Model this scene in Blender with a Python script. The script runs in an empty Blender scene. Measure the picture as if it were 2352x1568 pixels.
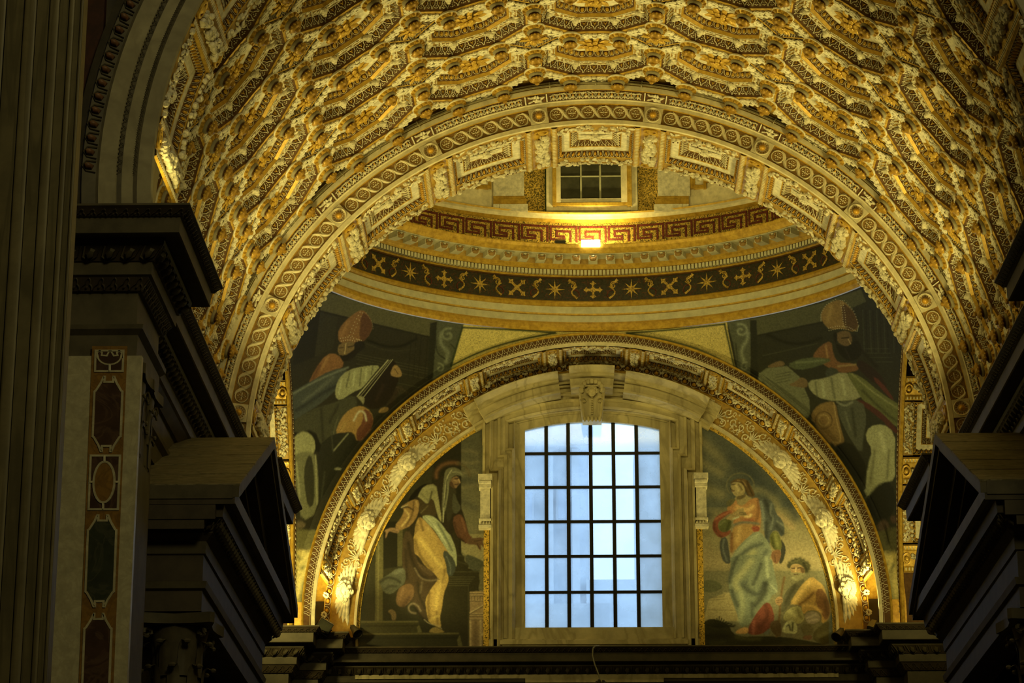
import bpy, math, random
import numpy as np
from mathutils import Vector, Matrix
R_ = math.radians; PI = math.pi
C = bpy.context.scene.collection
SC = bpy.context.scene
random.seed(5); rng = np.random.default_rng(5)

# ---------------------------------------------------------------- camera
W_, H_ = 2352, 1568
F_, PITCH, YAW = 6000.0, .3124, -.0225
cam = bpy.data.cameras.new('camera'); camo = bpy.data.objects.new('camera', cam); C.objects.link(camo)
cam.sensor_width = 36.0; cam.lens = 36.0*F_/W_; cam.clip_end = 500; cam.clip_start = .1
camo.location = (0, 0, 0); camo.rotation_euler = (PI/2+PITCH, 0, -YAW)
SC.camera = camo
CW = np.array([math.sin(YAW)*math.cos(PITCH), math.cos(YAW)*math.cos(PITCH), math.sin(PITCH)])
CR = np.array([math.cos(YAW), -math.sin(YAW), 0.]); CU = np.cross(CR, CW)
def at(px, py, Y):                      # point of the photograph carried to the real plane at distance Y
    d = CR*((px-W_/2)/F_)+CU*((H_/2-py)/F_)+CW
    return d*(Y/d[1])
def zat(py, Y, px=1360): return float(at(px, py, Y)[2])
def proj(P):
    P = np.atleast_2d(P); d = P@CW
    return np.c_[W_/2+F_*(P@CR)/d, H_/2-F_*(P@CU)/d]

# ---------------------------------------------------------------- world, exposure
SC.view_settings.view_transform = 'Standard'; SC.view_settings.look = 'None'
SC.view_settings.exposure = 0.0; SC.view_settings.gamma = 1.0; SC.view_settings.use_curve_mapping = False
SC.cycles.max_bounces = 5; SC.cycles.diffuse_bounces = 3; SC.cycles.glossy_bounces = 2; SC.cycles.transparent_max_bounces = 6
SC.cycles.use_denoising = True; SC.cycles.sample_clamp_indirect = 3.0; SC.cycles.caustics_reflective = False; SC.cycles.caustics_refractive = False
wd = bpy.data.worlds.new('overcast_sky'); SC.world = wd; wd.use_nodes = True
bgn = wd.node_tree.nodes['Background']; bgn.inputs[0].default_value = (.52, .75, 1.0, 1); bgn.inputs[1].default_value = 1.75

WARM = (1.0, .81, .225)
def area(name, loc, tgt, power, sx, sy, col=WARM, spread=180):
    l = bpy.data.lights.new(name, 'AREA'); l.shape = 'RECTANGLE'; l.size = sx; l.size_y = sy; l.energy = power; l.color = col
    l.spread = R_(spread)
    o = bpy.data.objects.new(name, l); C.objects.link(o); o.location = loc
    o.rotation_euler = (Vector(tgt)-Vector(loc)).to_track_quat('-Z', 'Y').to_euler(); return o
def spot(name, loc, tgt, power, ang, size=.08, blend=.6, col=WARM):
    l = bpy.data.lights.new(name, 'SPOT'); l.energy = power; l.color = col; l.spot_size = R_(ang); l.spot_blend = blend; l.shadow_soft_size = size
    o = bpy.data.objects.new(name, l); C.objects.link(o); o.location = loc
    o.rotation_euler = (Vector(tgt)-Vector(loc)).to_track_quat('-Z', 'Y').to_euler(); return o
# uplights hidden on the side cornices of the vaulted passage
for x, ps in ((-5.25, (36, 90, 128)), (6.35, (44, 82, 124))):
    for y, p in zip((39.4, 41.4, 43.4), ps):
        area('cornice_uplight', (x, y, 12.6), (x*.12+.45, y+1.0, 19), p, .9, .16, spread=125)
area('pier_uplight', (-5.5, 33.6, 12.6), (-4.6, 35.0, 18), 26, .5, .2)
# floodlights at the feet of the end arch
for s, x, y, z in ((-1, -5.95, 60.35, 12.75), (1, 7.1, 60.35, 12.75)):
    spot('arch_floodlight', (x, y, z), (x-.25*s, 60.9, 20), 440, 130, .12)
    spot('lunette_floodlight', (.6+5.0*s, 60.5, 12.6), (.6+1.5*s, 61.7, 17.0), 215, 110, .2, .9)
# lamp on the dome cornice, lamps behind the lateral arches
area('dome_lamp', (.6, 59.36, 21.72), (.6, 60.1, 22.6), 60, .45, .12)
area('dome_uplight', (.6, 53.7, 20.2), (.6, 58.5, 20.6), 165, 5, 1.2)
for s in (-1, 1):
    area('aisle_lamp', (.6+7.7*s, 57.2, 12.7), (.6+7.3*s, 59.8, 16.0), 210 if s < 0 else 60, .6, .3)
for s in (-1, 1): area('soffit_fill', (.6+5.2*s, 50.4, 12.7), (.6+1.2*s, 46.2, 18.6), 75, .5, .3, spread=120)  # unseen fill added to brighten the front arch soffit
# unseen fill lights added in the nave to lift the dim foreground
area('nave_fill', (8, 6, 24), (-4, 33, 8), 1150, 6, 6, (1, .86, .36), 150)
area('nave_fill_side', (-2, 24, 20), (-7, 34, 9), 56, 3, 3, (1, .86, .36))

# ---------------------------------------------------------------- object helpers
class MB:
    """collects verts / faces / material slots and links them as ONE mesh object"""
    def __init__(s): s.v = []; s.f = []; s.m = []; s.n = 0
    def add(s, V, Fc, mi=0):
        V = np.asarray(V, float); s.v.append(V); o = s.n
        s.f.extend([tuple(i+o for i in f) for f in Fc]); s.m.extend([mi]*len(Fc)); s.n += len(V)
    def addm(s, mesh, mi=0): s.add(mesh[0], mesh[1], mi)
    def xf(s, fn):
        s.v = [np.asarray(fn(v)) for v in s.v]; return s
    def mesh(s, name, mats, smooth=True):
        me = bpy.data.meshes.new(name)
        V = np.concatenate(s.v) if s.v else np.zeros((0, 3))
        me.from_pydata(V.tolist(), [], s.f); 
        for m in mats: me.materials.append(m)
        me.polygons.foreach_set('material_index', s.m)
        me.polygons.foreach_set('use_smooth', [bool(smooth)]*len(s.f)); me.update()
        if smooth and hasattr(me, 'set_sharp_from_angle'): me.set_sharp_from_angle(angle=R_(42))
        return me
    def build(s, name, mats, parent=None, smooth=True, **kw):
        if not isinstance(mats, (list, tuple)): mats = [mats]
        return link(name, s.mesh(name, mats, smooth), parent, **kw)
def link(name, me, parent=None, loc=None, rot=None, **kw):
    o = bpy.data.objects.new(name, me); C.objects.link(o)
    if parent is not None: o.parent = parent
    if loc is not None: o.location = loc
    if rot is not None: o.rotation_euler = rot
    for k, v in kw.items(): o[k] = v
    return o
def empty(name, loc=(0, 0, 0), parent=None, **kw): return link(name, None, parent, loc, **kw)
def tag(o, label=None, cat=None, group=None, kind=None):
    if label: o['label'] = label
    if cat: o['category'] = cat
    if group: o['group'] = group
    if kind: o['kind'] = kind
    return o

# ---------------------------------------------------------------- shape helpers
def grid(P, cu=False, cv=False):
    P = np.asarray(P, float); n, m = P.shape[:2]; f = []
    for i in range(n-(0 if cu else 1)):
        for j in range(m-(0 if cv else 1)):
            a = i*m+j; b = i*m+(j+1) % m; i2 = (i+1) % n
            f.append((a, b, i2*m+(j+1) % m, i2*m+j))
    return P.reshape(-1, 3), f
def ell(c, r, nu=6, nv=5, M=None):
    """ellipsoid centred c, radii r (3), optional 3x3 frame M (columns are axes)"""
    V = [(0, 0, 1)]
    for i in range(1, nv):
        a = PI*i/nv
        for j in range(nu): b = 2*PI*j/nu; V.append((math.sin(a)*math.cos(b), math.sin(a)*math.sin(b), math.cos(a)))
    V.append((0, 0, -1)); V = np.array(V)*np.array(r); f = []
    for j in range(nu): f.append((0, 1+j, 1+(j+1) % nu))
    for i in range(nv-2):
        for j in range(nu): a = 1+i*nu; f.append((a+j, a+nu+j, a+nu+(j+1) % nu, a+(j+1) % nu))
    l = len(V)-1; a = 1+(nv-2)*nu
    for j in range(nu): f.append((a+j, l, a+(j+1) % nu))
    if M is not None: V = V@np.asarray(M).T
    return V+np.array(c), f
def tube(path, r, n=4, closed=False):
    path = np.asarray(path, float); k = len(path); rr = np.broadcast_to(np.asarray(r, float), (k,))
    if closed: T = np.roll(path, -1, 0)-np.roll(path, 1, 0)
    else: T = np.gradient(path, axis=0)
    T /= np.linalg.norm(T, axis=1)[:, None]+1e-12
    ref = np.array([.31, .17, .93]); N = np.cross(T, ref); N /= np.linalg.norm(N, axis=1)[:, None]+1e-12; B = np.cross(T, N)
    a = np.arange(n)*2*PI/n+PI/4
    P = path[:, None]+rr[:, None, None]*(np.cos(a)[None, :, None]*N[:, None]+np.sin(a)[None, :, None]*B[:, None])
    V, f = grid(P, closed, True)
    if not closed: f = f+[tuple(range(n))[::-1], tuple(range((k-1)*n, k*n))]
    return V, f
def lathe(prof, n=12, c=(0, 0, 0)):
    """profile of (r, z) about +Z"""
    a = np.arange(n)*2*PI/n
    P = np.array([[(r*math.cos(t), r*math.sin(t), z) for t in a] for r, z in prof])+np.array(c)
    return grid(P, False, True)
def box(a, b):
    x0, y0, z0 = a; x1, y1, z1 = b
    V = [(x0, y0, z0), (x1, y0, z0), (x1, y1, z0), (x0, y1, z0), (x0, y0, z1), (x1, y0, z1), (x1, y1, z1), (x0, y1, z1)]
    return np.array(V, float), [(0, 3, 2, 1), (4, 5, 6, 7), (0, 1, 5, 4), (1, 2, 6, 5), (2, 3, 7, 6), (3, 0, 4, 7)]
def prism(poly, z0, z1):
    """polygon in xy, extruded in z"""
    n = len(poly); V = [(x, y, z0) for x, y in poly]+[(x, y, z1) for x, y in poly]
    f = [tuple(range(n))[::-1], tuple(range(n, 2*n))]+[(i, (i+1) % n, n+(i+1) % n, n+i) for i in range(n)]
    return np.array(V, float), f
def rotz(V, a):
    c, s = math.cos(a), math.sin(a); V = np.asarray(V); return np.c_[V[:, 0]*c-V[:, 1]*s, V[:, 0]*s+V[:, 1]*c, V[:, 2]]
def frame(n, up=(0, 0, 1)):
    n = np.array(n, float); n /= np.linalg.norm(n); x = np.cross(up, n); x /= np.linalg.norm(x)+1e-12; y = np.cross(n, x)
    return np.c_[x, y, n]
def offs(path, d, closed=False):
    """mitred offset of a 2D polyline to its left by d"""
    P = np.asarray(path, float); n = len(P); out = []
    for i in range(n):
        a = P[i-1] if (i > 0 or closed) else None; b = P[(i+1) % n] if (i < n-1 or closed) else None
        t1 = (P[i]-a) if a is not None else None; t2 = (b-P[i]) if b is not None else None
        if t1 is None: t1 = t2
        if t2 is None: t2 = t1
        t1 = t1/np.linalg.norm(t1); t2 = t2/np.linalg.norm(t2)
        n1 = np.array([-t1[1], t1[0]]); n2 = np.array([-t2[1], t2[0]]); m = n1+n2; q = m@m
        out.append(P[i]+m*(2*d/q) if q > .05 else P[i]+n1*d)
    return np.array(out)
def cornice(mb, path, prof, closed=False):
    """moulding along a plan polyline; prof = [(out, z, mat)], out measured to the left of the path"""
    rings = [np.c_[offs(path, p[0], closed), np.full(len(path), p[1])] for p in prof]
    for a, b, p in zip(rings[:-1], rings[1:], prof[:-1]):
        V, f = grid(np.stack([a, b]), False, closed); mb.add(V, f, p[2])
def sweep_face(mb, path, prof, Y, closed=False):
    """moulding round an opening in a wall facing -Y: path in (x,z); prof = [(d outward left of path, forward, mat)]"""
    rings = []
    for p in prof:
        q = offs(path, p[0], closed); rings.append(np.c_[q[:, 0], np.full(len(q), Y-p[1]), q[:, 1]])
    for a, b, p in zip(rings[:-1], rings[1:], prof[:-1]):
        V, f = grid(np.stack([a, b]), False, closed); mb.add(V, f, p[2])
def arcsweep(mb, prof, a0, a1, n, closed=False):
    """profile [(r, y, mat)] swept about +Y, angle measured from +Z towards +X (radians)"""
    A = np.linspace(a0, a1, n)
    for p, q in zip(prof[:-1], prof[1:]):
        P = np.array([[(r*math.sin(a), y, r*math.cos(a)) for r, y in ((p[0], p[1]), (q[0], q[1]))] for a in A])
        V, f = grid(P); mb.add(V, f, p[2])
def cylmap(R, y0=0.0, a0=0.0):
    """flat (x arc, y, h outward) -> about +Y"""
    def fn(V):
        V = np.asarray(V); a = V[:, 0]/R+a0; r = R+V[:, 2]
        return np.c_[r*np.sin(a), V[:, 1]+y0, r*np.cos(a)]
    return fn
# ornament units; every one lives in (u along, t across, n out of the surface) and is placed by a function place(u,t,n)
def eggs(mb, n, place, w, hgt, mi=(0, 1, 2), lo=False, amp=1.0):
    """n egg-and-dart units along a band of length n*w and height hgt (metres)"""
    for i in range(n):
        c = (i+.5)*w
        V, f = ell((c, hgt*.5, .012), (w*.25, hgt*.38, min(w, hgt)*.3*amp), 6 if not lo else 5, 4); mb.add(place(V), f, mi[0])
        pts = [(c+sx*w*q, hgt*t, .012) for q, t, sx in ((.40, .98, -1), (.40, .6, -1), (.36, .3, -1), (.22, .08, -1), (0, .02, 1), (.22, .08, 1), (.36, .3, 1), (.40, .6, 1), (.40, .98, 1))]
        if lo: pts = pts[::2]
        V, f = tube(pts, min(w, hgt)*.055, 3 if lo else 4); mb.add(place(V), f, mi[1])
        if not lo:
            V, f = ell((i*w, hgt*.55, .008), (w*.06, hgt*.42, .02), 4, 3); mb.add(place(V), f, mi[2])
def leaves(mb, n, place, w, hgt, mi=(0, 1), lo=False):
    """n lesbian-leaf units: bulbed outline, small flower inside, lily between"""
    half = [(.46, 0), (.42, .25), (.30, .42), (.18, .5), (.17, .72), (.12, .9), (0, 1.0)]
    for i in range(n):
        c = (i+.5)*w
        pts = [(c-q*w, t*hgt, .010) for q, t in half]+[(c+q*w, t*hgt, .010) for q, t in half[-2::-1]]
        V, f = tube(pts, min(w, hgt)*.06, 3 if lo else 4); mb.add(place(V), f, mi[0])
        for dx, dt, s in (((0, .14, 1), (-.16, .2, .8), (.16, .2, .8), (0, .38, .9), (0, .62, .6)) if not lo else ((0, .25, 1.4),)):
            V, f = ell((c+dx*w, dt*hgt, .008), (w*.085*s, hgt*.1*s, .016), 5, 3); mb.add(place(V), f, mi[0])
        if not lo:
            for dx, dt, q in ((-.06, .72, .5), (.06, .72, -.5), (0, .6, 0)):
                V, f = ell((0, 0, 0), (w*.045, hgt*.22, .014), 4, 3); V = rotz(V, q)+np.array([i*w+dx*w, dt*hgt, .008]); mb.add(place(V), f, mi[1])
def fruit(mb, x0, x1, y0, y1, n, r, place, seed=0, mi=(0, 0), nu=6, nv=4, lift=.6):
    g = np.random.default_rng(seed)
    for k in range(n):
        s = r*(.7+.6*g.random()); x = x0+(x1-x0)*((k+g.random())/n); y = y0+(y1-y0)*(.5+.5*g.uniform(-1, 1))
        t = g.random()
        rr = (s, s, s) if t < .6 else (s*1.5, s*.6, s*.45)
        V, f = ell((0, 0, 0), rr, nu, nv); V = rotz(V, g.random()*6.3)+np.array([x, y, s*lift+.5*r*g.random()]); mb.add(place(V), f, mi[0])
        if t < .22:                      # open calyx of a pomegranate or poppy head
            V, f = ell((x, y, s*lift+s*.95+.3*r), (s*.38, s*.38, s*.25), 5, 3); mb.add(place(V), f, mi[1])
# ---------------------------------------------------------------- materials
def mat(name, col, rough=.6, metal=0.0, var=.18, scale=6.0, bump=0.0, col2=None, spec=.3, emit=None, estr=0.0):
    m = bpy.data.materials.new(name); m.use_nodes = True; nt = m.node_tree; N = nt.nodes; L = nt.links
    b = N['Principled BSDF']; b.inputs['Roughness'].default_value = rough; b.inputs['Metallic'].default_value = metal
    b.inputs['Specular IOR Level'].default_value = spec
    tc = N.new('ShaderNodeTexCoord'); no = N.new('ShaderNodeTexNoise'); no.inputs['Scale'].default_value = scale; no.inputs['Detail'].default_value = 5; no.inputs['Roughness'].default_value = .65
    L.new(tc.outputs['Object'], no.inputs['Vector'])
    cr = N.new('ShaderNodeValToRGB'); e = cr.color_ramp.elements
    c2 = col2 or tuple(c*(1-2.2*var) for c in col)
    e[0].position = .32; e[0].color = (*c2, 1); e[1].position = .62; e[1].color = (*col, 1)
    L.new(no.outputs['Fac'], cr.inputs['Fac']); L.new(cr.outputs['Color'], b.inputs['Base Color'])
    if bump:
        bp = N.new('ShaderNodeBump'); bp.inputs['Strength'].default_value = bump; bp.inputs['Distance'].default_value = .02
        n2 = N.new('ShaderNodeTexNoise'); n2.inputs['Scale'].default_value = scale*5; n2.inputs['Detail'].default_value = 4
        L.new(tc.outputs['Object'], n2.inputs['Vector']); L.new(n2.outputs['Fac'], bp.inputs['Height']); L.new(bp.outputs['Normal'], b.inputs['Normal'])
    if emit: b.inputs['Emission Color'].default_value = (*emit, 1); b.inputs['Emission Strength'].default_value = estr
    return m
def veined(name, base, vein, scale=1.6, rough=.35, stretch=(1, 1, 1), amt=.5):
    m = mat(name, base, rough, 0, .15, scale*2); nt = m.node_tree; N = nt.nodes; L = nt.links; b = N['Principled BSDF']
    tc = N['Texture Coordinate']; mp = N.new('ShaderNodeMapping'); mp.inputs['Scale'].default_value = stretch; L.new(tc.outputs['Object'], mp.inputs['Vector'])
    w = N.new('ShaderNodeTexNoise'); w.inputs['Scale'].default_value = scale; w.inputs['Detail'].default_value = 8; w.inputs['Distortion'].default_value = 1.8
    L.new(mp.outputs['Vector'], w.inputs['Vector'])
    cr = N.new('ShaderNodeValToRGB'); e = cr.color_ramp.elements; e[0].position = .44; e[0].color = (0, 0, 0, 1); e[1].position = .5; e[1].color = (amt,)*3+(1,)
    x = cr.color_ramp.elements.new(.56); x.color = (0, 0, 0, 1)
    L.new(w.outputs['Fac'], cr.inputs['Fac'])
    mx = N.new('ShaderNodeMix'); mx.data_type = 'RGBA'; mx.inputs['B'].default_value = (*vein, 1)
    src = [n for n in N if n.bl_idname == 'ShaderNodeValToRGB'][0]
    L.new(src.outputs['Color'], mx.inputs['A']); L.new(cr.outputs['Color'], mx.inputs['Factor']); L.new(mx.outputs['Result'], b.inputs['Base Color'])
    return m
def tessera(name, attr=None, col=(.6, .4, .08), dark=(.12, .08, .02), scale=26, metal=.25, thr=.22, spread=.35):
    """mosaic: small glass tesserae of slightly different tone; with attr the picture's own colours come from the mesh"""
    m = bpy.data.materials.new(name); m.use_nodes = True; nt = m.node_tree; N = nt.nodes; L = nt.links; b = N['Principled BSDF']
    b.inputs['Roughness'].default_value = .5; b.inputs['Metallic'].default_value = metal; b.inputs['Specular IOR Level'].default_value = .25
    tc = N.new('ShaderNodeTexCoord'); v = N.new('ShaderNodeTexVoronoi'); v.inputs['Scale'].default_value = scale; L.new(tc.outputs['Object'], v.inputs['Vector'])
    hs = N.new('ShaderNodeSeparateColor'); L.new(v.outputs['Color'], hs.inputs['Color'])
    mr = N.new('ShaderNodeMapRange'); mr.inputs['To Min'].default_value = 1-spread; mr.inputs['To Max'].default_value = 1+spread; L.new(hs.outputs[0], mr.inputs['Value'])
    mul = N.new('ShaderNodeMix'); mul.data_type = 'RGBA'; mul.blend_type = 'MULTIPLY'; mul.inputs['Factor'].default_value = 1
    if attr:
        a = N.new('ShaderNodeAttribute'); a.attribute_name = attr; L.new(a.outputs['Color'], mul.inputs['A'])
    else:
        st = N.new('ShaderNodeMath'); st.operation = 'LESS_THAN'; st.inputs[1].default_value = thr; L.new(hs.outputs[1], st.inputs[0])
        mx = N.new('ShaderNodeMix'); mx.data_type = 'RGBA'; mx.inputs['A'].default_value = (*col, 1); mx.inputs['B'].default_value = (*dark, 1)
        L.new(st.outputs[0], mx.inputs['Factor']); L.new(mx.outputs['Result'], mul.inputs['A'])
    cb = N.new('ShaderNodeCombineColor')
    for i in range(3): L.new(mr.outputs[0], cb.inputs[i])
    L.new(cb.outputs[0], mul.inputs['B']); L.new(mul.outputs['Result'], b.inputs['Base Color'])
    return m
M = dict(
    cream=mat('cream_stucco', (.74, .66, .46), .65, 0, .14, 5),
    greycream=mat('grey_stucco', (.60, .57, .42), .65, 0, .12, 5),
    friezegold=tessera('frieze_gold', None, (.46, .31, .07), (.2, .12, .03), 46, .15, .25, .3),
    white=mat('white_stucco', (.84, .78, .62), .6, 0, .18, 9),
    relief=mat('relief_stucco', (.78, .71, .53), .65, 0, .25, 14),
    gold=mat('gilding', (.60, .385, .062), .42, .2, .2, 9, col2=(.36, .21, .028)),
    orange=mat('orange_gilding', (.60, .345, .042), .42, .2, .2, 9, col2=(.38, .195, .02)),
    redegg=mat('reddish_egg', (.16, .075, .035), .5, 0, .2, 6),
    oldgold=mat('old_gilding', (.40, .235, .036), .42, .2, .2, 9, col2=(.22, .12, .018)),
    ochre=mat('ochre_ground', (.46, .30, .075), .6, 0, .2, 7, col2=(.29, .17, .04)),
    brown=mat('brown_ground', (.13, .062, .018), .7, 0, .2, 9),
    ltbrown=mat('medallion_brown', (.34, .205, .06), .6, 0, .2, 9),
    grey=mat('grey_neck', (.34, .30, .19), .6, 0, .15, 9),
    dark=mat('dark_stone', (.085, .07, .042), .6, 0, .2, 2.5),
    darker=mat('shadowed_stone', (.06, .045, .03), .6, 0, .2, 2.5),  # the dark stone again, with shade put into its colour
    pier=veined('banded_pier_marble', (.15, .125, .07), (.08, .065, .035), 1.2, .5, (2.2, 2.2, .12), .8),
    pier2=veined('banded_pier_marble_dark', (.115, .095, .05), (.06, .05, .025), 1.2, .5, (2.2, 2.2, .12), .8),
    redwall=veined('dark_red_marble', (.055, .018, .011), (.02, .008, .006), 1.5, .5),
    ashlar=veined('grey_limestone', (.34, .30, .20), (.2, .17, .11), .8, .6),
    marble=veined('window_marble', (.58, .50, .29), (.30, .25, .13), .9, .5, (1, 1, .35), .7),
    inlay_white=veined('white_inlay_marble', (.42, .38, .26), (.3, .26, .17), 3, .4),
    inlay_ochre=veined('yellow_inlay_marble', (.22, .115, .022), (.09, .045, .01), 3, .4),
    inlay_red=veined('red_inlay_marble', (.052, .026, .016), (.11, .065, .04), 2.2, .35),
    inlay_green=veined('green_inlay_marble', (.030, .036, .022), (.07, .07, .045), 2.2, .35),
    goldmosaic=tessera('gold_mosaic', None, (.62, .41, .075), (.13, .09, .02), 42, .1, .13),
    drummosaic=tessera('dark_gold_mosaic', None, (.46, .31, .065), (.10, .075, .02), 46, .2, .33, .45),
    greenmosaic=tessera('green_mosaic_border', None, (.055, .08, .03), (.03, .05, .02), 42, 0, .2),
    friezemosaic=tessera('dark_frieze_mosaic', None, (.028, .025, .014), (.06, .025, .012), 30, 0, .2),
    redmosaic=tessera('dark_red_mosaic', None, (.105, .022, .014), (.06, .014, .010), 42, 0, .2),
    iron=mat('black_iron', (.012, .010, .007), .55, .3, .1, 8),
    lead=mat('lead_muntin', (.35, .34, .24), .6, 0, .1, 8),
    paneldark=mat('dark_pane', (.055, .055, .038), .25, 0, .2, 3),
    lampbody=mat('lamp_housing', (.05, .045, .035), .4, .5, .1, 8),
    lampon=mat('lit_lamp', (1, .9, .6), .4, 0, 0, 5, emit=(1, .86, .45), estr=28),
    cable=mat('grey_cable', (.3, .28, .2), .6, 0, .1, 8),
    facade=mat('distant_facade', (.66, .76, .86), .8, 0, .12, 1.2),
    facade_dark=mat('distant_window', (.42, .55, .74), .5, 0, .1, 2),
    roof=veined('weathered_roof_stone', (.20, .17, .10), (.07, .06, .035), 2.5, .7, (.5, 3, 3), .9),
    floor=veined('marble_floor', (.2, .18, .14), (.1, .09, .07), .5, .3),
    hall=mat('nave_plaster', (.22, .18, .1), .8, 0, .1, .5),
)
# ---------------------------------------------------------------- main dimensions
ZC = 12.69; ZT = 12.4; Y1 = 45.19; YB = 47.2; YE = 60.2; YL = 61.7
CXV, CXF, CXE = .52, .55, .62; RV = 7.0; PY = 1.91

# ---------------------------------------------------------------- the setting round the photographer
hall = MB()
for a, b in (((-24, -12, -1.75), (-23.6, 33, 31)), ((23.6, -12, -1.75), (24, 33, 31)), ((-24, -12.4, -1.75), (24, -12, 31)), ((-24, -12, 31), (24, 33.3, 31.4))):
    V, f = box(a, b); hall.add(V, f)
tag(hall.build('wall_nave', M['hall'], smooth=False), 'dim plastered walls and roof of the nave around the viewer', 'wall', kind='structure')
fl = MB(); V, f = box((-24, -12, -1.95), (24, 66, -1.7)); fl.add(V, f)
tag(fl.build('floor', M['floor'], smooth=False), 'grey marble floor of the church far below the vault', 'floor', kind='structure')

# ---------------------------------------------------------------- barrel vault
def poly_inset(P, d):
    n = len(P); out = []
    for i in range(n):
        a, b, c = np.array(P[i-1]), np.array(P[i]), np.array(P[(i+1) % n])
        t1 = (b-a)/np.linalg.norm(b-a); t2 = (c-b)/np.linalg.norm(c-b)
        n1 = np.array([-t1[1], t1[0]]); n2 = np.array([-t2[1], t2[0]]); m = n1+n2
        out.append(b+m*(2*d/(m@m)))
    return np.array(out)
def loft(mb, A, hA, B, hB, mi, sub=3):
    n = len(A)
    for i in range(n):
        j = (i+1) % n; s = np.linspace(0, 1, sub+1)[:, None]
        a = A[i]+(A[j]-A[i])*s; b = B[i]+(B[j]-B[i])*s
        V, f = grid(np.stack([np.c_[a, np.full(sub+1, hA)], np.c_[b, np.full(sub+1, hB)]])); mb.add(V, f, mi)
def cap(mb, A, h, mi, sub=3):
    c = A.mean(0)
    for k in range(3): loft(mb, c+(A-c)*(1-k/3), h, c+(A-c)*(1-(k+1)/3*.999), h, mi, sub)
def edgeplace(A, hA, B, hB, i, npush=1.0):
    """place(u,t,n) for the band between edge i of polygons A (outer) and B (inner)"""
    j = (i+1) % len(A); a0, a1, b0, b1 = A[i], A[j], B[i], B[j]
    L = np.linalg.norm(a1-a0); d = np.linalg.norm((b0+b1-a0-a1)/2); hh = math.hypot(d, hB-hA)
    inn = (b0+b1-a0-a1)/2; inn = inn/np.linalg.norm(inn); nx = inn*(hB-hA)/hh; nh = -d/hh
    def pl(V):
        V = np.asarray(V); s = (V[:, 0]/L)[:, None]; t = (V[:, 1]/hh)[:, None]
        p = (a0+(a1-a0)*s)*(1-t)+(b0+(b1-b0)*s)*t+nx*V[:, 2:3]
        return np.c_[p, hA+(hB-hA)*t[:, 0]+nh*V[:, 2]]
    return pl, L, hh
OCT = np.array([(.456, .955), (-.456, .955), (-1.1, .41), (-1.1, -.41), (-.456, -.955), (.456, -.955), (1.1, -.41), (1.1, .41)])
DIA = np.array([(0, .545), (-.644, 0), (0, -.545), (.644, 0)])
cm = cylmap(RV)
def band_orn(polyo, d0, h0, d1, h1, kind, unit, mats, name, shrink=.0):
    A = poly_inset(polyo, d0); B = poly_inset(polyo, d1); mb = MB()
    for i in range(len(A)):
        pl, L, hh = edgeplace(A, h0, B, h1, i); n = max(1, int(round(L/unit)))
        if kind == 'egg': eggs(mb, n, pl, L/n, hh, (0, 1, 2))
        elif kind == 'leaf': leaves(mb, n, pl, L/n, hh, (0, 1))
    mb.xf(cm); return mb.mesh(name, mats)
# shell of one octagonal coffer
def coffer_shell():
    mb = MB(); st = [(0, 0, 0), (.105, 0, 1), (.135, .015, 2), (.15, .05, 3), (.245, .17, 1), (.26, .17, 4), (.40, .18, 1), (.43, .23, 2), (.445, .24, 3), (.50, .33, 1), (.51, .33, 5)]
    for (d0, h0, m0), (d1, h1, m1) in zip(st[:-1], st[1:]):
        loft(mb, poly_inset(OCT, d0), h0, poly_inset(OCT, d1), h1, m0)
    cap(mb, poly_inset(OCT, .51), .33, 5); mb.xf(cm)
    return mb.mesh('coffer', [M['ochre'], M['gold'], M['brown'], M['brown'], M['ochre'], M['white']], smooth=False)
def relief_band():
    g = np.random.default_rng(3); mb = MB(); A = poly_inset(OCT, .262); B = poly_inset(OCT, .395)
    for i in range(8):
        pl, L, hh = edgeplace(A, .17, B, .18, i)
        for k in range(int(L/.05)):
            V, f = ell((0, 0, .006), (.05, .018+.012*g.random(), .02), 6, 3); V = rotz(V, g.uniform(-1.2, 1.2))+np.array([(k+.5)*.05, hh*g.uniform(.2, .8), 0]); mb.add(pl(V), f)
        V, f = tube([(0, hh*.06, 0), (L, hh*.06, 0)], .012, 4); mb.add(pl(V), f)
        V, f = tube([(L*.05, hh*.94, 0), (L*.95, hh*.94, 0)], .010, 4); mb.add(pl(V), f)
        for s in (0,):                     # little masks in the corners
            V, f = ell((0, hh*.45, .03), (.085, .09, .055), 7, 5); mb.add(pl(V), f)
            V, f = ell((0, hh*.1, .05), (.05, .05, .05), 6, 4); mb.add(pl(V), f)
            for q in (-1, 1): V, f = ell((q*.08, hh*.6, .02), (.05, .06, .03), 5, 3); mb.add(pl(V), f)
    mb.xf(cm); return mb.mesh('relief_band', [M['relief']])
def rosette(rad, h, seed=1, n=9, drop=.16):
    g = np.random.default_rng(seed); mb = MB()
    for ring, (k, r0, pr, dz) in enumerate(((n, .62, .40, .02), (n-2, .36, .30, .07), (5, .16, .2, .12))):
        for i in range(k):
            a = 2*PI*(i+.5*ring)/k+g.uniform(-.12, .12)
            V, f = ell((0, 0, 0), (rad*pr, rad*.17, rad*.10), 6, 4); V[:, 2] += .35*V[:, 0]**2/rad
            V[:, 0] += rad*r0; V = rotz(V, a)
            V[:, 2] = V[:, 2]*1.0; mb.add(np.c_[V[:, 0], V[:, 1], h-drop*.25-dz*1.1*(drop/.16)-V[:, 2]-g.random()*.02], f)
    V, f = ell((0, 0, h-drop), (rad*.17, rad*.17, rad*.2), 7, 5); mb.add(V, f)
    mb.xf(cm); return mb
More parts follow.
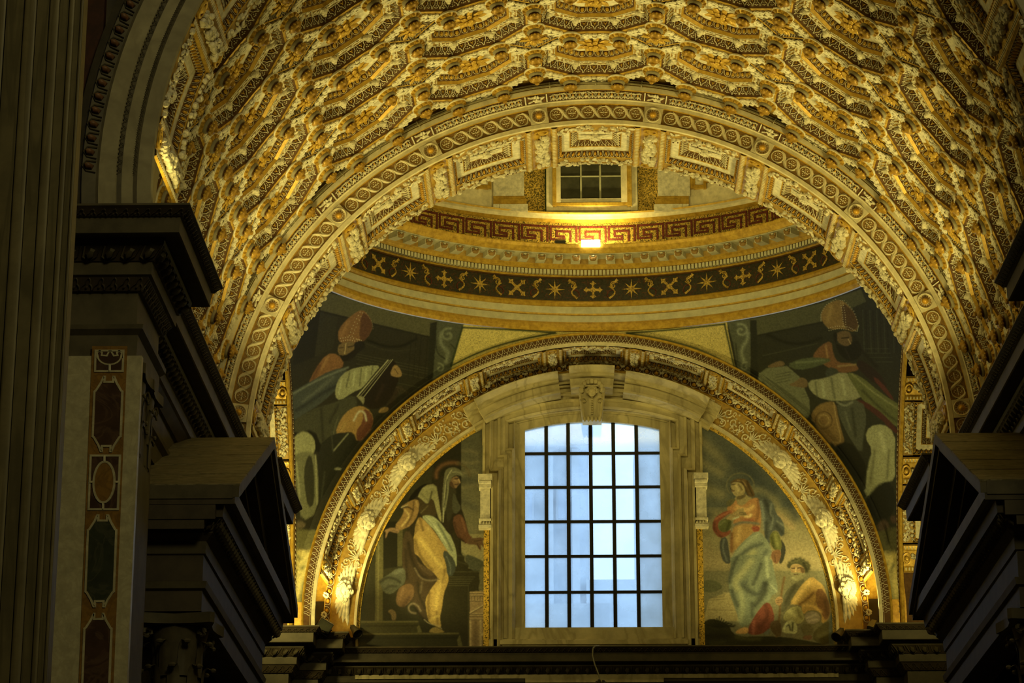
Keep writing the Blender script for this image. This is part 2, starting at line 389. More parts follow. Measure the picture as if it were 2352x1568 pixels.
def scroll(mb, a, b, w, h=-.012):
    """leafy almond scrolls along a rib from a to b"""
    a, b = np.array(a), np.array(b); d = b-a; L = np.linalg.norm(d); d /= L; nrm = np.array([-d[1], d[0]])
    P = lambda s, t, z: np.r_[a+d*s+nrm*t, h-z]
    s0, s1 = .20, L-.20; m = L/2
    for lo, hi in ((s0, m-.03), (m+.03, s1)):
        for q in (-1, 1):
            pts = [P(lo+(hi-lo)*t, q*w*(.25+.75*math.sin(PI*(.1+.8*t))), 0) for t in np.linspace(0, 1, 7)]
            V, f = tube(pts, .020, 4); mb.add(V, f)
            for t, sz in ((.25, 1), (.55, 1.1), (.8, .8)):
                c = P(lo+(hi-lo)*t, q*w*.38, .01); V, f = ell((0, 0, 0), (.062*sz, .034*sz, .024), 6, 3)
                V = rotz(V, math.atan2(d[1], d[0])+q*(.6 if t < .5 else -.6)); mb.add(V+c, f)
            c = P((lo+hi)/2, q*w*1.02, .012); V, f = ell(c, (.035, .035, .03), 5, 3); mb.add(V, f)
    for q in (-1, 1):
        V, f = ell(P(m, q*w*.75, .012), (.05, .05, .03), 6, 3); mb.add(V, f)
def rib_scrolls():
    mb = MB(); o = OCT
    for i, j in ((7, 0), (1, 2), (3, 4), (5, 6), (0, 1), (6, 7)): scroll(mb, o[i], o[j], .082)
    mb.xf(cm); return mb.mesh('rib_scrolls', [M['white']])
def boss_mesh():
    mb = MB(); n = 14
    V, f = lathe([(.02, -.01), (.19, -.01), (.212, .012), (.21, .032), (.196, .036)], n); mb.add(V, f, 0)
    V, f = lathe([(.196, .036), (.185, .042), (.15, .068), (.125, .08)], n); mb.add(V, f, 1)
    for k in range(10):
        a = 2*PI*k/10; V, f = box((.135, -.024, .035), (.19, .024, .08)); mb.add(rotz(V, a), f, 1)
    V, f = lathe([(.13, .075), (.135, .10), (.12, .125), (.10, .13)], n); mb.add(V, f, 2)
    V, f = lathe([(.10, .13), (.085, .14), (.085, .165)], n); mb.add(V, f, 4)
    V, f = lathe([(.10, .165), (.125, .178), (.115, .205), (.075, .235), (.045, .24), (.04, .275), (.02, .29), (0, .292)], n); mb.add(V, f, 3)
    for k in range(12):
        a = 2*PI*k/12; V, f = ell((.112, 0, .185), (.022, .022, .022), 5, 4); mb.add(rotz(V, a), f, 1)
    mb.xf(lambda v: np.c_[v[:, 0], v[:, 1], RV-v[:, 2]])
    return mb.mesh('boss', [M['white'], M['gold'], M['grey'], M['oldgold'], M['brown']])
def diamond_shell():
    mb = MB(); st = [(.105, 0, 0), (.125, .01, 1), (.20, .09, 2), (.215, .09, 2)]
    for (d0, h0, m0), (d1, h1, m1) in zip(st[:-1], st[1:]): loft(mb, poly_inset(DIA, d0), h0, poly_inset(DIA, d1), h1, m0)
    cap(mb, poly_inset(DIA, .215), .09, 2); mb.xf(cm)
    return mb.mesh('diamond_coffer', [M['gold'], M['brown'], M['ochre']], smooth=False)
def diamond_tongues():
    mb = MB(); A = poly_inset(DIA, .125); B = poly_inset(DIA, .205)
    for i in range(4):
        pl, L, hh = edgeplace(A, .01, B, .09, i); n = int(L/.062); w = L/n
        for k in range(n):
            c = (k+.5)*w; V, f = tube([(c-w*.3, hh, .01), (c-w*.3, hh*.35, .012), (c, hh*.08, .012), (c+w*.3, hh*.35, .012), (c+w*.3, hh, .01)], .009, 3); mb.add(pl(V), f)
    mb.xf(cm); return mb.mesh('tongue_moulding', [M['relief']])
ME = dict(shell=coffer_shell(), relief=relief_band(), scroll=rib_scrolls(), boss=boss_mesh(), dia=diamond_shell(), tong=diamond_tongues(),
    leaf=band_orn(OCT, .152, .05, .243, .17, 'leaf', .185, [M['relief'], M['gold']], 'leaf_moulding'),
    egg=band_orn(OCT, .447, .24, .497, .33, 'egg', .135, [M['gold'], M['relief'], M['ochre']], 'egg_moulding'),
    dflow=rosette(.27, .07, 7, 8, .10).mesh('flower', [M['gold']]))
ROS = [rosette(.33, .31, s, 9, .12).mesh('rosette', [M['gold']]) for s in (1, 2, 3)]
# the vault body: outer shell above the coffers
vb = MB(); arcsweep(vb, [(RV+.75, 35.0, 0), (RV+.75, Y1+.4, 0)], -PI/2, PI/2, 48)
vb.xf(lambda v: v+np.array([0, 0, 0])); vault = vb.build('ceiling', [M['ochre']], loc=(CXV, 0, ZC))
tag(vault, 'gilded barrel vault of octagonal coffers over the passage', 'vault', kind='structure')
vault['kind'] = 'structure'
def at_vault(a, y, r=RV): return proj([(CXV+r*math.sin(a), y, ZC+r*math.cos(a))])[0]
def seen(a, y, m=230):
    q = at_vault(a, y); return -m < q[1] < H_ and -m < q[0] < W_+m
nros = 0
for k in range(-4, 5):
    a = R_(18*k)
    for j in range(5):
        y = 44.97-.955-PY*j
        if not seen(a, y, 260): continue
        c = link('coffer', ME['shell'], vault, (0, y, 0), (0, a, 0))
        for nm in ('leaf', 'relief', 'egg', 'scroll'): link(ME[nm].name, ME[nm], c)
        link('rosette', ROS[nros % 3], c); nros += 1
for k in range(-5, 5):
    a = R_(18*k+9)
    for j in range(-1, 5):
        y = 44.97-PY*(j+1)
        if j >= 0 or True:
            if seen(a, y, 150) and y > 35.3 and y < 44.9:
                c = link('diamond_coffer', ME['dia'], vault, (0, y, 0), (0, a, 0))
                link('tongue_moulding', ME['tong'], c); link('flower', ME['dflow'], c)
bosses = set()
for k in range(-4, 5):
    for j in range(5):
        y = 44.97-.955-PY*j
        for vx, vy in OCT: bosses.add((round(18*k+math.degrees(vx/RV), 1), round(y+vy, 2)))
done = []
for ad, y in sorted(bosses):
    if any(abs(ad-b) < 1.2 and abs(y-q) < .12 for b, q in done): continue
    if not seen(R_(ad), y, 40): continue
    done.append((ad, y)); link('boss', ME['boss'], vault, (0, y, 0), (0, R_(ad), 0))
# plain rib ground behind the ornaments where the lattice meets the arches, and below the last coffers
rg = MB()
for s in (-1, 1): arcsweep(rg, [(RV+.02, 35.2, 0), (RV+.02, 45.0, 0)], s*R_(81), s*R_(93), 4)
arcsweep(rg, [(RV+.12, 44.95, 0), (RV+.12, 45.3, 0)], R_(-92), R_(92), 72)
rg.build('rib_ground', [M['ochre']], vault)
# ---------------------------------------------------------------- soffit panels and garlands shared by all the arches
def soffit_parts(R, depth, half, bandhalf, eggw=.10, seed=0, flare=0.0, scale=1.0, lo=False, dense=1.0):
    """meshes for one bay of a coffered arch soffit, angle 0 = panel centre; local y 0..depth"""
    fn0 = cylmap(R)
    fn = (lambda V: fn0(np.c_[np.asarray(V)[:, 0], np.asarray(V)[:, 1], np.asarray(V)[:, 2]-flare*np.asarray(V)[:, 1]/depth])) if flare else fn0
    g0, g1 = .17*depth, .84*depth          # panel between the two garland strips
    yc, hy = (g0+g1)/2, (g1-g0)/2
    rect = np.array([(half, hy), (-half, hy), (-half, -hy), (half, -hy)])
    s = scale; sh = MB()
    steps = [(0, 0, 0), (.015*s, .01*s, 1), (.09*s, .11*s, 0), (.105*s, .11*s, 2), (.25*s, .12*s, 3), (.27*s, .13*s, 1), (.40*s, .21*s, 0), (.42*s, .21*s, 2)]
    steps = [q for q in steps if q[0] < hy*.88]
    mats = [M['gold'], M['brown'], M['white'], M['gold']]
    for (d0, h0, m0), (d1, h1, m1) in zip(steps[:-1], steps[1:]):
        loft(sh, poly_inset(rect, d0), h0, poly_inset(rect, d1), h1, m0, 5)
    A = poly_inset(rect, steps[-1][0]); loft(sh, A, steps[-1][1], A*np.array([1, .02]), steps[-1][1], 2, 5)
    sh.xf(lambda v: fn(v+np.array([0, yc, 0])))
    # strips at surface level in front of and behind the panel
    st = MB()
    for y0, y1 in ((0, g0), (g1, depth)):
        P = np.array([[(x, y, 0) for y in (y0, y1)] for x in np.linspace(-half-.01, half+.01, 6)]); V, f = grid(P); st.add(fn(V), f, 0)
    for m, n, v in zip((sh,), (0,), (0,)): pass
    st2 = st
    out = {}
    for V, f0 in [(np.concatenate(st.v), st.f)]: sh.add(V, f0, 4)
    out['panel'] = sh.mesh('coffer_panel', mats+[M['ochre']], smooth=False)
    eg = MB(); A = poly_inset(rect, .015*s); B = poly_inset(rect, .09*s)
    for i in range(4):
        pl, L, hh = edgeplace(A, .01*s, B, .11*s, i); n = max(2, int(L/eggw))
        eggs(eg, n, pl, L/n, hh, (0, 1, 2), lo=lo)
    eg.xf(lambda v: fn(v+np.array([0, yc, 0]))); out['eggs'] = eg.mesh('egg_moulding', [M['orange'], M['relief'], M['brown']])
    if steps[-1][0] >= .4*s:
        zz = MB(); A = poly_inset(rect, .27*s); B = poly_inset(rect, .40*s)
        for i in range(4):
            pl, L, hh = edgeplace(A, .13*s, B, .21*s, i); n = max(1, int(L/(.12*s)))
            leaves(zz, n, pl, L/n, hh, (0, 0), lo=True)
        zz.xf(lambda v: fn(v+np.array([0, yc, 0]))); out['zigzag'] = zz.mesh('leaf_moulding', [M['cream']])
        an = MB(); putto(an, .30*s, M=None, wings=1.2); an.xf(lambda v: fn(np.c_[v[:, 0], v[:, 1]+yc+.05,   .21*s-v[:, 2]*.75])); out['angel'] = an.mesh('winged_relief', [M['white']])
    for nm, y0, y1, sd in (('front_garland', .02*depth, g0*.98, 1), ('rear_garland', g1+.01, depth*.995, 2)):
        for v in (0, 1):
            gm = MB(); fruit(gm, -half+.04, half-.04, y0, y1, int(half*58*dense/s), .046*s, lambda V: fn(np.c_[V[:, 0], V[:, 1], -V[:, 2]+.02]), seed*7+sd*3+v, (0, 1), 6, 4)
            out[nm+str(v)] = gm.mesh('fruit_garland', [M['relief'], M['brown']])
    # transverse band between the panels, built round angle 0 of the band
    tb = MB(); bh = bandhalf
    P = np.array([[(x, y, -.0) for y in np.linspace(0, depth, 3)] for x in np.linspace(-bh, bh, 5)]); V, f = grid(P); tb.add(fn(V), f, 0)
    for q in (-1, 1):
        for x0, x1, hgt in ((bh*.98, bh*.55, .035),):
            P = np.array([[(q*x, y, -h) for y in np.linspace(.0, depth, 3)] for x, h in ((x0, 0), (x0-.02, hgt), (x1+.03, hgt*.7), (x1, 0))]); V, f = grid(P); tb.add(fn(V), f, 0)
            for k in range(int(depth/.075)):
                V, f = ell((q*(x0+x1)/2, .05+k*.075, -hgt*.8), ((x0-x1)*.38, .022, .02), 5, 3); tb.add(fn(V), f, 1)
    for yy in (.06*depth, .93*depth):
        V, f = tube([(bh*.4*math.cos(t), yy+.09*math.sin(t), -.03) for t in np.linspace(0, 2*PI, 11)[:-1]], .022, 4, True); tb.add(fn(V), f, 0)
        V, f = ell((0, yy, -.03), (bh*.22, .06, .04), 6, 4); tb.add(fn(V), f, 0)
    out['band'] = tb.mesh('transverse_band', [M['gold'], M['cream']])
    for v in (0, 1):
        gm = MB(); g = np.random.default_rng(seed+40+v)
        n = int(26*depth/1.9/s**.5)
        for k in range(n):
            y = .16*depth+.70*depth*(k+.5)/n; 
            for q in range(3):
                r = .046*s*(.75+.6*g.random()); V, f = ell((g.uniform(-1, 1)*bh*.34, y+g.uniform(-.04, .04), -.02-.06*s*g.random()), (r, r*(1 if g.random() < .7 else 1.5), r), 6, 4); gm.add(fn(V), f, 0)
        out['drop'+str(v)] = gm.mesh('fruit_drop', [M['relief']])
    return out
def putto(mb, w, M=None, wings=1.0, mi=0, rich=False):
    """winged cherub head lying in the xy plane, face towards +z, total wing span about 2*w"""
    hr = w*.30
    V, f = ell((0, 0, hr*.6), (hr*.92, hr*1.08, hr), 10 if rich else 8, 8 if rich else 6); mb.add(V, f, mi)
    nu = 6
    g = np.random.default_rng(11)
    for k in range(16 if rich else 9):                       # curls
        t = PI*(-.08+1.16*k/(15 if rich else 8)); r = hr*(.26+.08*g.random())
        V, f = ell((hr*.98*math.cos(t), hr*(.12+.98*math.sin(t)), hr*(.75+.3*g.random())), (r, r, r), nu, 4); mb.add(V, f, mi)
    if rich:
        for k in range(9):
            t = PI*(.1+.8*k/8); r = hr*.24; V, f = ell((hr*.62*math.cos(t), hr*(.32+.6*math.sin(t)), hr*1.25), (r, r, r), nu, 4); mb.add(V, f, mi)
    V, f = ell((0, -hr*.18, hr*1.62), (hr*.15, hr*.2, hr*.2), nu, 4); mb.add(V, f, mi)   # nose
    for q in (-1, 1):
        V, f = ell((q*hr*.46, -hr*.32, hr*1.30), (hr*.32, hr*.30, hr*.25), nu, 4); mb.add(V, f, mi)   # cheek
        V, f = ell((q*hr*.33, hr*.2, hr*1.50), (hr*.26, hr*.10, hr*.12), nu, 4); mb.add(V, f, mi)     # brow
        V, f = ell((q*hr*.33, hr*.03, hr*1.44), (hr*.13, hr*.08, hr*.10), nu, 3); mb.add(V, f, mi)    # eye
    V, f = ell((0, -hr*.52, hr*1.45), (hr*.22, hr*.09, hr*.14), nu, 4); mb.add(V, f, mi)       # mouth
    V, f = ell((0, -hr*.84, hr*1.18), (hr*.30, hr*.25, hr*.26), nu, 4); mb.add(V, f, mi)       # chin
    for q in (-1, 1):
        for row, (n, ln, z, sp) in enumerate(((6, 1.0, .04, 1.0), (6, .68, .13, 1.0), (5, .40, .22, 1.0))):
            for k in range(n):
                t = (k/(n-1))*.95*sp-.12
                L = w*ln*wings*(1-.10*k)*.66
                V, f = ell((0, 0, 0), (L*.55, w*.095, w*.055), 7, 4)
                V[:, 0] += L*.5+hr*.45; V = rotz(V, t); V[:, 1] -= hr*.35; V[:, 2] += w*z*.8+.02
                V[:, 0] *= q; f2 = f if q > 0 else [tuple(reversed(x)) for x in f]; mb.add(V, f2, mi)
def lay_bays(arch, parts, angles, step, front=0.0, garl=True):
    """place copies of one soffit bay at each panel angle and a transverse band half a step further on"""
    for i, a in enumerate(angles):
        c = link('coffer_panel', parts['panel'], arch, (0, front, 0), (0, a, 0))
        link('egg_moulding', parts['eggs'], c)
        if 'zigzag' in parts: link('leaf_moulding', parts['zigzag'], c); link('winged_relief', parts['angel'], c)
        link('fruit_garland', parts['front_garland%d' % (i % 2)], arch, (0, front, 0), (0, a, 0))
        link('fruit_garland', parts['rear_garland%d' % ((i+1) % 2)], arch, (0, front, 0), (0, a, 0))
    for i, a in enumerate(sorted(set([round(a-step/2, 5) for a in angles]+[round(a+step/2, 5) for a in angles]))):
        link('transverse_band', parts['band'], arch, (0, front, 0), (0, a, 0))
        link('fruit_drop', parts['drop%d' % (i % 2)], arch, (0, front, 0), (0, a, 0))

# ---------------------------------------------------------------- the medallion arch between vault and dome
ZA = ZC-.04
fa = MB(); H9 = R_(92)
prof = [(7.30, .12, 0), (7.14, .10, 4), (7.13, -.06, 0), (7.05, -.12, 0), (7.02, -.16, 0), (6.93, -.16, 1), (6.92, -.14, 2), (6.80, -.01, 0), (6.795, -.02, 0), (6.78, -.02, 0), (6.77, 0, 0), (6.705, 0, 1), (6.70, .045, 3), (6.38, .045, 1), (6.375, 0, 0), (6.30, 0, 0), (6.285, .03, 0)]
arcsweep(fa, prof, -H9, H9, 120)
arcsweep(fa, [(6.28, 2.0, 0), (6.75, 2.0, 0), (7.30, 2.0, 0), (7.30, .12, 0)], -H9, H9, 60)
arcsweep(fa, [(6.62, .03, 0), (6.62, 2.0, 0)], -H9, H9, 60)
STEP = R_(18.75)
arch1 = fa.build('arch', [M['cream'], M['gold'], M['brown'], M['ltbrown'], M['ochre']], loc=(CXF, Y1, ZA)); arch1.scale = (1, 1, .987)
tag(arch1, 'wide front arch with a ring of medallions and gold bosses before the dome', 'arch')
# plain blocks that carry the rosettes
pad = MB()
P = np.array([[(r*math.sin(a), -.004, r*math.cos(a)) for r in (6.70, 6.38)] for a in np.linspace(-R_(1.5), R_(1.5), 5)]); V, f = grid(P); pad.add(V, f)
for q in (-1, 1):
    P = np.array([[(r*math.sin(q*R_(1.5)), y, r*math.cos(q*R_(1.5))) for r in (6.70, 6.38)] for y in (-.004, .05)]); V, f = grid(P); pad.add(V, f)
padm = pad.mesh('rosette_block', [M['cream']])
rs = MB()
n = 20
def yl(prof, nn=20):
    V, f = lathe(prof, nn); return np.c_[V[:, 0], -V[:, 2], V[:, 1]], f
for pr, mi in (([(.128, 0), (.142, .012), (.135, .028), (.12, .02), (.115, -.012)], 0), ([(.115, -.012), (.06, -.02), (.055, 0)], 1), ([(.058, 0), (.06, .02), (.035, .06), (.012, .072), (0, .073)], 2)):
    V, f = yl(pr); rs.add(V+np.array([0, 0, 0]), f, mi)
for k in range(14):
    a = 2*PI*k/14; V, f = ell((.088, 0, 0), (.026, .02, .016), 5, 3); V = rotz(V, a); rs.add(np.c_[V[:, 0], -V[:, 2]+.008, V[:, 1]], f, 3)
rs.xf(lambda v: v*1.06+np.array([0, -.006, 6.54])); rosm = rs.mesh('rosette', [M['cream'], M['brown'], M['orange'], M['ltbrown']])
md = MB()
def med(half=None):
    mb = MB()
    V, f = yl([(0, 0), (.104, 0), (.11, .006)], 22); mb.add(V+np.array([0, .040, 0]), f, 1)
    V, f = tube([(.117*math.cos(t), .032, .117*math.sin(t)) for t in np.linspace(0, 2*PI, 27)[:-1]], .011, 5, True); mb.add(V, f, 0)
    for x, z, rx, rz in ((-.042, .0, .034, .012), (.042, .0, .034, .012), (0, .0, .009, .03), (-.026, .045, .008, .016), (.026, .045, .008, .016), (-.026, -.045, .008, .016), (.026, -.045, .008, .016), (0, .07, .012, .012), (0, -.07, .012, .012), (-.07, .03, .012, .008), (.07, .03, .012, .008)):
        V, f = ell((x, .034, z), (rx, .012, rz), 6, 4); mb.add(V, f, 0)
    P = []                                              # twisting ribbon running on to the next medallion
    for t in np.linspace(0, 1, 12):
        x = .03+.235*t; z = .132*math.cos(PI*t); w = .014+.024*math.sin(PI*t)
        P.append([(x-w*.9, .038, z-w*.3), (x, .016, z), (x+w*.9, .038, z+w*.3)])
    V, f = grid(np.array(P)); mb.add(V, f, 0)
    for q in (0, 1):                                    # the strand that passes behind
        P = []
        for t in np.linspace(.0, .36, 6):
            tt = t if q == 0 else 1-t; x = .03+.235*tt; z = -.132*math.cos(PI*tt); w = .012
            P.append([(x-w, .042, z), (x, .030, z), (x+w, .042, z)])
        V, f = grid(np.array(P)); mb.add(V, f, 0)
    mb.xf(lambda v: v+np.array([0, 0, 6.54])); return mb.mesh('medallion', [M['cream'], M['ltbrown']])
medm = med()
for i in range(-4, 6):
    a = STEP*(i-.5)
    b = link('rosette_block', padm, arch1, rot=(0, a, 0)); link('rosette', rosm, b)
for i in range(-4, 5):
    for k in range(6): link('medallion', medm, arch1, rot=(0, STEP*i+R_(2.6)*(k-2.5), 0))
for s in (-1, 1): link('medallion', medm, arch1, rot=(0, s*(STEP*4.5+R_(2.7)), 0))
# leaf frieze above: panels of acanthus, framed reliefs between
lf = MB(); rel = MB()
nl = 14; L = 6.79*R_(14.2)
def pcove(V, a0=0.0):
    a = V[:, 0]/6.79+a0; t = V[:, 1]/.29; r = 6.915-.115*t-.75*V[:, 2]; y = -.145+.13*t
    return np.c_[r*np.sin(a), y-.66*V[:, 2], r*np.cos(a)]
for k in range(nl):
    c = -L/2+(k+.5)*L/nl; w = L/nl
    for q in (-1, 0, 1):
        V, f = ell((0, 0, 0), (w*.16, .085, .03), 6, 4); V = rotz(V, -q*.55); lf.add(pcove(V+np.array([c+q*w*.2, .19, .012])), f, 0)
    V, f = ell((c, .12, .02), (w*.14, .045, .03), 6, 4); lf.add(pcove(V), f, 1)
    V, f = tube([(c-w*.46, .27, .006), (c-w*.4, .1, .01), (c, .03, .01), (c+w*.4, .1, .01), (c+w*.46, .27, .006)], .009, 3); lf.add(pcove(V), f, 0)
g = np.random.default_rng(8)
for k in range(46):
    V, f = ell((0, 0, 0), (.05, .02, .02), 6, 3); V = rotz(V, g.uniform(-1, 1)); lf.add(pcove(V+np.array([-L/2+L*(k+.5)/46, .045+.05*g.random(), .01])), f, 0)
leafm = lf.mesh('leaf_frieze', [M['relief'], M['orange']])
for q in (-1, 1):
    V, f = tube([(q*.2, 0, .01), (q*.2, .28, .01)], .014, 4); rel.add(pcove(V), f)
for k in range(16):
    V, f = ell((0, 0, 0), (.07, .028, .03), 6, 3); V = rotz(V, g.uniform(-1.5, 1.5)); rel.add(pcove(V+np.array([g.uniform(-.13, .13), g.uniform(.06, .24), .012])), f)
relm = rel.mesh('framed_relief', [M['white']])
for i in range(-4, 5): link('leaf_frieze', leafm, arch1, rot=(0, STEP*i, 0))
for i in range(-4, 6): link('framed_relief', relm, arch1, rot=(0, STEP*(i-.5), 0))
parts1 = soffit_parts(6.29, 1.95, .735, .315, .105, 1)
lay_bays(arch1, parts1, [STEP*i for i in range(-4, 5)], STEP, .04)
# thin iron rail strung along the edge of the vault
rl = MB()
for r, y in ((7.06, -.20), (7.10, -.19), (7.03, -.22)):
    V, f = tube([(r*math.sin(t), y, r*math.cos(t)) for t in np.linspace(-H9*.97, H9*.97, 90)], .009, 4); rl.add(V, f)
for k in range(-12, 13):
    a = R_(7.0*k); V, f = tube([(6.985*math.sin(a), -.17, 6.985*math.cos(a)), (7.02*math.sin(a), -.23, 7.02*math.cos(a)), (7.12*math.sin(a), -.2, 7.12*math.cos(a))], .011, 4); rl.add(V, f)
rail = rl.build('cable_rail', [M['grey']], loc=(CXF, Y1, ZA)); rail.scale = (1, 1, .987); tag(rail, 'thin metal rail strung on clips along the rim of the vault', 'rail')

# ---------------------------------------------------------------- the near arch at the left, with fasciae and a garlanded soffit
ZN = 13.1; CXN = .55; YN = 33.0
def near_arch():
    mb = MB(); A0, A1 = R_(-94), R_(94)
    pr = [(7.3, .08, 3), (7.17, .0, 3), (7.14, -.05, 3), (6.96, .02, 3), (6.925, .02, 0), (6.69, .02, 0), (6.68, .05, 3), (6.615, .06, 0), (6.61, .06, 0), (6.46, .06, 3), (6.41, .1, 0), (6.22, .1, 0), (6.20, .14, 0)]
    arcsweep(mb, pr, A0, A1, 80); arcsweep(mb, [(6.5, .14, 0), (6.5, 2.1, 0), (7.3, 2.1, 0), (7.3, .08, 0)], A0, A1, 60)
    o = mb.build('arch', [M['ashlar'], M['gold'], M['brown'], M['dark']], loc=(CXN, YN, ZN))
    return o
archn = near_arch(); tag(archn, 'dim near arch of plain grey fasciae edged by eggs at upper left', 'arch')
eg = MB(); n = 54; w = 7.06*R_(90)/n
def nplace(V):
    a = -R_(90)+V[:, 0]/7.06; t = V[:, 1]/.19; r = 7.15-.19*t; y = -.05+.06*t-V[:, 2]; return np.c_[r*np.sin(a), y, r*np.cos(a)]
eggs(eg, n, nplace, w, .19, (0, 1, 0), True, 1.3); eg.build('egg_moulding', [M['redegg'], M['dark']], archn)
for r0, r1, nn in ((6.69, 6.615, 84), (6.46, 6.41, 150)):
    lm = MB()
    def pl2(V, r0=r0, r1=r1):
        a = -R_(90)+V[:, 0]/r0; t = V[:, 1]/(r0-r1); r = r0-(r0-r1)*t; return np.c_[r*np.sin(a), .04-V[:, 2], r*np.cos(a)]
    leaves(lm, nn, pl2, r0*R_(90)/nn, r0-r1, (0, 0), True); lm.build('leaf_moulding', [M['dark']], archn)
partsn = soffit_parts(6.21, 1.95, .72, .31, .105, 5, lo=True)
lay_bays(archn, partsn, [STEP*i for i in (-4, -3, -2, 2, 3, 4)], STEP, .14)
# ---------------------------------------------------------------- the end arch over the lunette
ZE = 12.73; HE = R_(92.5)
ea = MB()
prof = [(7.25, .02, 3), (6.93, .02, 3), (6.925, -.03, 1), (6.905, -.05, 1), (6.88, -.03, 1), (6.865, 0, 2), (6.735, .03, 2), (6.725, .01, 0), (6.715, 0, 2), (6.695, 0, 2), (6.69, -.012, 0), (6.61, -.012, 0), (6.60, .0, 0)]
arcsweep(ea, prof, -HE, HE, 120)
arcsweep(ea, [(6.52, 1.15, 1), (6.50, 1.16, 2), (6.37, 1.22, 1), (6.35, 1.20, 1), (6.33, 1.22, 4), (5.805, 1.38, 1), (5.80, 1.33, 0), (5.735, 1.33, 0), (5.73, 1.52, 0)], -HE, HE, 120)
arcsweep(ea, [(6.95, .03, 1), (6.95, 1.6, 1), (5.7, 1.6, 1)], -HE, HE, 60)
arch2 = ea.build('arch', [M['cream'], M['gold'], M['brown'], M['orange'], M['ochre']], loc=(CXE, YE, ZE))
tag(arch2, 'end arch with cherub heads and fruit swags framing the tall window', 'arch')
nd = 150; w = 6.8*2*R_(90)/nd
def e1(V):
    a = -R_(90)+V[:, 0]/6.8; t = V[:, 1]/.13; r = 6.865-.13*t; y = .0+.03*t-V[:, 2]; return np.c_[r*np.sin(a), y, r*np.cos(a)]
lm = MB(); leaves(lm, nd, lambda V: e1(np.c_[V[:, 0], .13-V[:, 1], V[:, 2]]), w, .13, (0, 1), True); lm.build('leaf_moulding', [M['relief'], M['gold']], arch2)
bd = MB()
for k in range(300):
    a = -R_(90)+PI*(k+.5)/300; V, f = ell((6.705*math.sin(a), -.004, 6.705*math.cos(a)), (.018, .02, .018), 4, 3); bd.add(V, f)
bd.build('bead_moulding', [M['relief']], arch2, kind='stuff')
STE = R_(17.6)
parts2 = soffit_parts(6.585, 1.12, .74, .26, .115, 9, flare=.075, scale=.78)
lay_bays(arch2, parts2, [STE*i for i in range(-4, 5)], STE, .015)
# second row of big eggs with flowers, then the cherub frieze
nb = 84; w = 6.44*R_(180)/nb
def e2(V):
    a = -R_(90)+V[:, 0]/6.44; t = V[:, 1]/.14; r = 6.505-.13*t; y = 1.16+.06*t-V[:, 2]; return np.c_[r*np.sin(a), y, r*np.cos(a)]
e_ = MB(); eggs(e_, nb, lambda V: e2(np.c_[V[:, 0], .14-V[:, 1], V[:, 2]]), w, .14, (0, 1, 2), False, 1.3); e_.build('egg_moulding', [M['orange'], M['relief'], M['brown']], arch2)
g = np.random.default_rng(21); FL = []
for v in range(3):
    fm = MB()
    for q in range(7):
        t = 2*PI*q/7; V, f = ell((R_(90)*6.44+.06*math.cos(t)*g.uniform(.6, 1.1), .13+.05*math.sin(t), .07), (.036, .036, .03), 5, 4); fm.add(e2(np.c_[V[:, 0], .14-V[:, 1], V[:, 2]]), f)
    FL.append(fm.mesh('flower', [M['white']]))
for k in range(nb//2): link('flower', FL[k % 3], arch2, rot=(0, 2*w*(k+.5)/6.44-R_(90), 0))
def e3(V):
    """cherub frieze: x along, y across (0 = outer edge), z out"""
    a = V[:, 0]/6.07; t = V[:, 1]/.40; r = 6.33-.525*t-.28*V[:, 2]; y = 1.22+.16*t-.96*V[:, 2]; return np.c_[r*np.sin(a), y, r*np.cos(a)]
pm = MB(); putto(pm, .80, wings=1.4, rich=True)
# the heads look down and out; wings spread along the arch
pm.xf(lambda v: e3(np.c_[v[:, 0]*.95, .19-v[:, 1]*.55, v[:, 2]*.62-.02])); chm = pm.mesh('cherub', [M['white']])
sc2 = MB()
def scr(c, rad, a0, turns, q=1, r=.014):
    pts = [(c[0]+q*rad*(1-.75*t)*math.cos(a0+turns*2*PI*t), c[1]+rad*.8*(1-.75*t)*math.sin(a0+turns*2*PI*t), .008) for t in np.linspace(0, 1, 14)]
    V, f = tube(pts, r, 4); sc2.add(e3(V), f)
for q in (-1, 1):
    scr((q*.18, .10), .11, 0, 1.2, q); scr((q*.16, .30), .10, 2, -1.2, q); scr((q*.40, .2), .10, 1, 1.1, q); scr((q*.33, .06), .06, 1, 1, q, .01); scr((q*.55, .33), .07, 1, -1, q, .01)
for k in range(7):
    t = PI*(k/6-.5)*.9; V, f = ell((0, 0, 0), (.018, .11, .02), 5, 3); V = rotz(V+np.array([0, -.09, 0]), t); sc2.add(e3(V+np.array([0, .27, .012])), f)
for k in range(26):
    V, f = ell((g.uniform(-.6, .6), g.uniform(.03, .37), .01), (.03, .022, .022), 5, 3); sc2.add(e3(V), f)
scm = sc2.mesh('scroll_relief', [M['relief']])
for i in range(-4, 5):
    a = R_(18.2)*(i+(.5 if i >= 0 else .5))
for s in (-1, 1):
    for k in range(3):
        a = s*R_(82-16.8*k); link('cherub', chm, arch2, rot=(0, a, 0)); link('scroll_relief', scm, arch2, rot=(0, s*R_(82-16.8*(k+.5)), 0))
    link('scroll_relief', scm, arch2, rot=(0, s*R_(30.5), 0))
